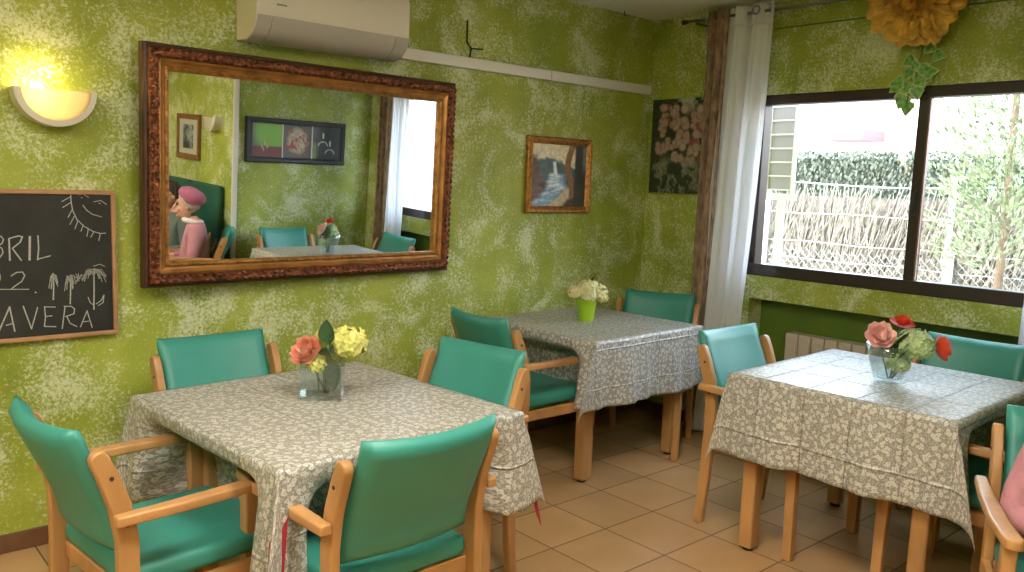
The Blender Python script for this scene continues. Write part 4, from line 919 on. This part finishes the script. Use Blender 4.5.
# ------------------------------------------------------------------ outside
MB().box(.25, 40, -14, 26, -.35, -.25).build('ground', M['ground'], kind=st)
MB().box(.091, .262, -6.2, -3.45, -.25, H+.2).box(.091, .262, -.42, -.001, .863, WZ1).box(.251, .262, -.42, .2, -.25, .862).box(.251, .262, -.42, .2, WZ1, H+.2).box(.251, .262, -3.45, -2.72, -.25, .86).box(.251, .262, -3.45, -2.72, WZ1, H+.2).box(.091, .25, -3.45, -2.9905, -.25, .86).box(.091, .25, -3.45, -2.9905, WZ1, H+.2).box(.251, .262, -2.7199, -.4201, -.25, .86).box(.251, .262, -2.7199, -.4201, WZ1, H+.2).build('wall_exterior', M['render'], kind=st)
bw = thing('brick_boundary_wall', 'pale pink brick wall outside the window, glimpsed in the mirror', 'wall', (.3, -7.2, -.25))
MB().box(0, 10, -.12, .12, 0, 3.1).build('brickwork', M['brick'], bw); MB().box(-.02, 10.02, -.16, .16, 3.1, 3.16).build('coping', M['render'], bw)
fe = thing('brushwood_fence', 'sunlit brushwood screen fence behind wire mesh outside the window', 'fence', (3.0, 0, -.25))
R_f = random.Random(21)
Y0, Y1, ZT = -3.2, 2.6, 1.83
MB().box(.06, .10, Y0, Y1, 0, ZT-.12).build('backing', M['twig_d'], fe)
tw = MB()
for i in range(3000):
    y = R_f.uniform(Y0, Y1); z = R_f.uniform(0, ZT-.55); L = R_f.uniform(.45, .75); tl = R_f.gauss(-.25, .20); x = R_f.uniform(-.01, .055); r = R_f.uniform(.004, .010)
    if z + L > ZT + .02*sin(5*y): L = ZT - z + R_f.uniform(-.06, .05)
    b = Vector((x, y, z)); e = b + Vector((R_f.uniform(-.02,.02), L*sin(tl), L*cos(tl)))
    tw.add([b+Vector((-r,0,0)), b+Vector((r*.5,r,0)), b+Vector((r*.5,-r,0)), e+Vector((-r*.4,0,0)), e+Vector((r*.2,r*.5,0)), e+Vector((r*.2,-r*.5,0))], [(0,1,4,3),(1,2,5,4),(2,0,3,5),(0,2,1),(3,4,5)])
tw.build('brushwood', M['twig'], fe)
wr = MB()
for z in (.25, .75, 1.12, 1.28, 1.55): wr.tube([(-.03, Y0+(Y1-Y0)*i/20, z+.008*sin(i*1.7+z*9)) for i in range(21)], .004, 5)
wr.tube([(-.03, Y0+(Y1-Y0)*i/20, ZT+.01-.035*sin(pi*((i/20*3) % 1))) for i in range(21)], .006, 5)
wr.build('wire', M['wire'], fe)
cm = MB(); zt = 1.22
y = Y0 - zt
while y < Y1:
    for s in (1, -1):
        a, b = (y, y+zt) if s > 0 else (y+zt, y); za, zb = 0, zt
        pts = [(a, za), (b, zb)]
        if min(a, b) > Y0 and max(a, b) < Y1: cm.tube([(-.04, a, za), (-.04, b, zb)], .0022, 3)
    y += .075
cm.build('wire_mesh', M['wire'], fe)
for y in (-2.2, -.80, .9): MB().tube([(-.055, y, 0), (-.055, y, 1.95 if y != -2.2 else 1.9)], .024, 10).build('post', M['wire'], fe, smooth=True)
MB().tube([(-.075, -.84, 0), (-.075, -.845, 1.28)], .022, 10).build('post', M['wire'], fe, smooth=True)
lv = thing('louvred_panel', 'grey louvred panel with pale bars outside at the left of the window', 'shutter', (.50, -.70, 1.50))
MB().box(0, .015, -.065, .10, .0, .62).build('back_panel', M['slat'], lv)
br_ = MB()
for i in range(8): br_.box(-.012, .0, -.065, .10, i*.087, i*.087+.008)
br_.build('bar', M['slat_fr'], lv)
for y in (-.078, .10): MB().box(-.014, .016, y, y+.014, -.02, .66).build('stile', M['slat_fr'], lv)
MB().box(-.02, .03, -.09, .3, -.06, -.0205).build('sill', M['slat_fr'], lv)
MB().box(-.015, .015, -.02, .02, -1.75, -.0605).build('post', M['slat_fr'], lv)
def leafcloud(mb, n, fn, size, R_):
    for i in range(n):
        p, nn = fn(R_); x, y, z = frame_of(nn + Vector((R_.uniform(-.7,.7), R_.uniform(-.7,.7), R_.uniform(-.7,.7)))); s = size*R_.uniform(.6,1.4)
        mb.add([p-x*s*.5, p+y*s*.8-x*.1*s, p+x*s*.5+z*s*.3, p-y*s*.8], [(0,1,2,3)])
hd = thing('hedge', 'clipped grey-green hedge behind the brushwood fence', 'hedge', (5.2, 1.5, -.25))
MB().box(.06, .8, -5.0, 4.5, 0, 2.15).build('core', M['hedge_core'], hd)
def hedge_pt(R_):
    y = R_.uniform(-3.2, 4.5)
    if R_.random() < .75: return Vector((R_.uniform(-.04,.06), y, R_.uniform(1.3, 2.22))), Vector((-1,0,.3))
    return Vector((R_.uniform(0,.7), y, 2.18+R_.uniform(-.05,.06))), Vector((0,0,1))
mb = MB(); leafcloud(mb, 15000, hedge_pt, .032, random.Random(5)); mb.build('foliage', M['hedge'], hd)
cn = thing('conifer', 'tall sunlit conifer outside the right of the window', 'tree', (2.35, -1.40, -.25))
MB().tube([(0,0,0),(0,0,1.5),(0,.02,3.6),(0,0,4.8)], [.035,.03,.02,.008], 10).build('trunk', M['bark'], cn, smooth=True)
cr = MB(); R_c = random.Random(9)
for i in range(560):
    z = R_c.uniform(1.35, 4.4); rad = .60*min(1, (4.8-z)/2.3)*R_c.uniform(.55,1.0); a = R_c.uniform(0, 2*pi); tip = Vector((rad*cos(a), rad*sin(a), z+R_c.uniform(-.1,.25)*1.0)); b0 = Vector((0,0,z-.15))
    for k in range(16):
        t_ = .35+.65*k/15; p = b0.lerp(tip, t_) + Vector((R_c.gauss(0,.035), R_c.gauss(0,.035), R_c.gauss(0,.04))); d = (tip-b0).normalized() + Vector((R_c.uniform(-.7,.7), R_c.uniform(-.7,.7), R_c.uniform(-.2,.9))); d.normalize()
        s = d.cross(Vector((R_c.uniform(-1,1), R_c.uniform(-1,1), R_c.uniform(-1,1)))).normalized(); L = R_c.uniform(.04,.09)
        cr.add([p, p+d*L*.5+s*L*.16, p+d*L, p+d*L*.5-s*L*.16], [(0,1,2,3)])
cr.build('foliage', M['conifer'], cn)
hs = thing('house', 'white house with a grey and red canopy beyond the hedge', 'house', (14, 5.6, -.25))
MB().box(.0, 5, -2.4, 3.2, 0, 4.3).build('wall', M['render'], hs)
MB().box(-1.0, .0, .30, 1.55, 2.88, 3.10).build('canopy', M['roofgrey'], hs)
MB().box(-1.0, .0, -.62, .298, 2.88, 3.10).build('canopy', M['roofred'], hs, label='red end of the canopy')
MB().box(-.06, .0, -1.35, -.85, 2.75, 3.12).build('blind', M['orange'], hs)
sb = thing('bush', 'pale green bush beyond the hedge at the left of the window', 'bush', (9, 4.6, -.25))
def bush_pt(R_):
    d = Vector((R_.gauss(0,1), R_.gauss(0,1), R_.gauss(0,1))).normalized(); return Vector((0,0,2.3)) + Vector((d.x*.5, d.y*.5, d.z*.45))*R_.uniform(.7,1), d
mb = MB(); leafcloud(mb, 700, bush_pt, .09, random.Random(6)); mb.build('foliage', M['conifer'], sb)
MB().tube([(0,0,0),(0,0,2.2)], [.06,.03], 8).build('trunk', M['bark'], sb)

# ------------------------------------------------------------------ high green chair backs (as padded panels) and people seen in the mirror
ps = thing('high_chair_backs', 'tall dark green chair backs, built as padded panels, against the side wall behind the seated people', 'screen', (XS-.032, -3.66, 0), 0)  # flat panels standing in for two high-backed green armchairs
for a, b in ((-.52, .01), (.015, .53)):
    MB().box(-.025, .025, a, b, .04, 1.16).build('panel', M['green_uph'], ps, bevel=.022, seg=3)
MB().box(-.03, .03, -.52, .53, .0, .0395).build('base', M['oldwood'], ps)

def skin_mesh(chains, roots, sub=2):
    """chains: list of lists of (point, radius) -> evaluated skin surface as a bmesh"""
    vs = []; es = []; rs = []; idx = {}
    for ch in chains:
        prev = None
        for p, r in ch:
            k = tuple(round(q, 4) for q in p)
            if k not in idx: idx[k] = len(vs); vs.append(p); rs.append(r)
            if prev is not None and prev != idx[k]: es.append((prev, idx[k]))
            prev = idx[k]
    me = bpy.data.meshes.new('sk'); me.from_pydata(vs, es, []); o = bpy.data.objects.new('sk', me); COL.objects.link(o)
    md = o.modifiers.new('s', 'SKIN'); md.use_smooth_shade = True
    for i, d in enumerate(me.skin_vertices[0].data): d.radius = (rs[i], rs[i]); d.use_root = False
    for r in roots: me.skin_vertices[0].data[idx[tuple(round(q, 4) for q in r)]].use_root = True
    sd = o.modifiers.new('u', 'SUBSURF'); sd.levels = sub; sd.render_levels = sub
    dg = bpy.context.evaluated_depsgraph_get(); ev = o.evaluated_get(dg); m2 = bpy.data.meshes.new_from_object(ev)
    v = [tuple(q.co) for q in m2.vertices]; f = [tuple(pp.vertices) for pp in m2.polygons]
    bpy.data.objects.remove(o); bpy.data.meshes.remove(me); bpy.data.meshes.remove(m2); return v, f
def person(label, loc, rz, sc, top, hair, glasses=False, beret=False, arm='rest', head_yaw=0.0):
    t = thing('person', label, 'person', loc, rz); t.scale = (sc, sc, sc)
    pel, sp1, ch, nk, hb = (0,-.03,.575), (0,-.055,.71), (0,-.07,.87), (0,-.045,1.015), (0,-.02,1.075)
    sh_ = lambda s: (s*.165,-.065,.945); el = lambda s: (s*.245,-.02,.70); wr_ = lambda s: (s*.125,.15,.685); ha = lambda s: (s*.075,.215,.675)
    hip = lambda s: (s*.085,-.01,.555); kn = lambda s: (s*.11,.40,.545); an = lambda s: (s*.115,.375,.10); to = lambda s: (s*.125,.50,.035)
    core = [(pel,.135),(sp1,.125),(ch,.135),(nk,.058),(hb,.052)]
    def arms(k, e): return [[(ch,.135*k),(sh_(s),.068*k),(((sh_(s)[0]+el(s)[0])/2, -.045, .82),.052*k),(el(s),.044*k)] + ([(wr_(s),.030*k)] if e else []) for s in (-1,1)]
    legs = lambda k: [[(pel,.135*k),(hip(s),.095*k),(((hip(s)[0]+kn(s)[0])/2,.20,.555),.078*k),(kn(s),.060*k),((s*.115,.385,.33),.055*k),(an(s),.036*k)] for s in (-1,1)]
    fingers = []
    for s in (-1, 1):
        h0 = ha(s)
        for k, (dx, L) in enumerate(((-.030,.062),(-.010,.074),(.010,.078),(.030,.070))):
            b = (h0[0]+s*dx*-1, h0[1]-.005, h0[2]); fingers.append([(b,.011),((b[0],b[1]+L*.55,b[2]-.006),.009),((b[0],b[1]+L*.95,b[2]-.026),.008)])
        b = (h0[0]-s*.025, h0[1]-.05, h0[2]); fingers.append([(b,.012),((b[0]-s*.028,b[1]+.03,b[2]-.006),.010),((b[0]-s*.036,b[1]+.062,b[2]-.014),.009)])
    body = MB()
    A = [arms(1, True)[i] + [((wr_(s)[0]*.5+ha(s)[0]*.5, .24, .66),.030),(ha(s),.034)] for i, s in enumerate((-1,1))]
    Lg = [l + [((l[-1][0][0], l[-1][0][1]+.01, .05),.034),(to(s),.026)] for l, s in zip(legs(1), (-1,1))]
    v, f = skin_mesh([core] + A + Lg, [pel]); body.add(v, f)
    for fg in fingers:
        v, f = skin_mesh([fg], [fg[0][0]], 1); body.add(v, f)
    # head
    Hc = Vector((0, .035, 1.165)); Rz = Matrix.Rotation(head_yaw, 3, 'Z')
    def hp(x, y, z): return Vector((0,-.01,1.165)) + Rz @ Vector((x, y+.03, z))
    body.ball(hp(0,-.012,.025), (.076,.092,.095), 20, 14, Rz); body.ball(hp(0,.022,-.045), (.058,.066,.072), 18, 12, Rz)
    body.ball(hp(0,.072,-.095), (.024,.020,.018), 12, 8, Rz)
    body.tube([hp(0,.088,.022), hp(0,.103,-.005), hp(0,.112,-.028), hp(0,.085,-.040)], [.009,.011,.014,.010], 10)
    body.ball(hp(0,.078,.035), (.050,.016,.012), 12, 8, Rz)
    for s in (-1, 1):
        body.ball(hp(s*.078,-.008,-.005), (.010,.018,.030), 10, 8, Rz); body.ball(hp(s*.040,.060,-.035), (.024,.022,.022), 10, 8, Rz)
    o = body.build('body', M['skin'], t, smooth=True)
    rm = o.modifiers.new('remesh', 'REMESH'); rm.mode = 'VOXEL'; rm.voxel_size = .006; rm.use_smooth_shade = True
    s_ = o.modifiers.new('smooth', 'SMOOTH'); s_.factor = .5; s_.iterations = 2
    for s in (-1, 1):
        MB().ball(hp(s*.033,.080,.012), (.013,.010,.009), 10, 8, Rz).build('eye', M['eye'], t, smooth=True)
    MB().ball(hp(0,.090,-.066), (.022,.009,.007), 12, 8, Rz).build('lips', M['lips'], t, smooth=True)
    k = 1.13
    v, f = skin_mesh([[(pel,.15),(sp1,.145),(ch,.152),(nk,.070)]] + arms(1.22, True), [pel]); MB().add(v, f).build('sweater', M[top], t, smooth=True)
    v, f = skin_mesh([[(pel,.145),((0,-.04,.64),.135)]] + legs(1.12), [pel]); MB().add(v, f).build('trousers', M['trousers'], t, smooth=True)
    for s in (-1, 1):
        v, f = skin_mesh([[((s*.116,.345,.045),.040),((s*.120,.42,.042),.042),((s*.126,.515,.034),.032)]], [(s*.116,.345,.045)]); MB().add(v, f).build('shoe', M['shoe'], t, smooth=True)
    hr = MB()
    def hairf(u, w):
        a = 2*pi*u; tt = w*1.0; fr_ = max(0, sin(a))            # front is +y
        lim = lerp(2.15, 1.02, fr_**.6); th = tt*lim
        return tuple(hp(.084*sin(th)*cos(a), -.014+.098*sin(th)*sin(a)*(1 if sin(a) < 0 else .97), .028+.102*cos(th)))
    hr.grid(hairf, 32, 14); hr.build('hair', M[hair], t, smooth=True, solid=.012)
    if beret:
        b = MB(); Rb = Rz @ Matrix.Rotation(radians(24), 3, 'X')
        prof = [(.088,-.030),(.092,-.010),(.112,.010),(.122,.035),(.112,.065),(.080,.090),(.035,.102),(.001,.104)]
        mb = MB(); mb.lathe(prof, 28); mb.v = [tuple(hp(0,-.030,.055) + Rb @ Vector(p)) for p in mb.v]; mb.build('beret', M['beret'], t, smooth=True, solid=.006)
        sc_ = MB(); sc_.tube([hp(.070*cos(a), -.05+.072*sin(a), -.135+.012*sin(a)) for a in [2*pi*i/24 for i in range(24)]], .024, 10, closed=True); sc_.build('scarf', M['scarf'], t, smooth=True)
    if glasses:
        g = MB()
        for s in (-1, 1):
            g.tube([hp(s*.034+.024*cos(a), .100, .010+.019*sin(a)) for a in [2*pi*i/18 for i in range(18)]], .0028, 6, closed=True)
            g.tube([hp(s*.058,.098,.014), hp(s*.078,.06,.014), hp(s*.082,-.01,.010)], .0025, 6)
        g.tube([hp(-.011,.101,.014), hp(.011,.101,.014)], .0025, 6)
        gl = g.build('glasses', M['dark'], t, smooth=True)
        ln = MB()
        for s in (-1, 1):
            c = hp(s*.034, .100, .010); ln.add([c] + [hp(s*.034+.023*cos(a), .100, .010+.018*sin(a)) for a in [2*pi*i/18 for i in range(18)]], [(0, 1+i, 1+(i+1) % 18) for i in range(18)])
        ln.build('lens', M['lens'], gl)
    return t
lf = Vector((*LADYF, 0)).normalized()
person('person in a pink sweater and pink beret, seen in the mirror', (LADYC[0]-lf.x*.03, LADYC[1]-lf.y*.03, 0), rzof(*LADYF), .87, 'sweater', 'hair_g', beret=True, head_yaw=LADYYAW)
mf = Vector((*MANF, 0)).normalized()
person('person with dark hair and glasses beside the pink beret in the mirror', (MANC[0]-mf.x*.03, MANC[1]-mf.y*.03, 0), rzof(*MANF), .90, 'jumper', 'hair', glasses=True)
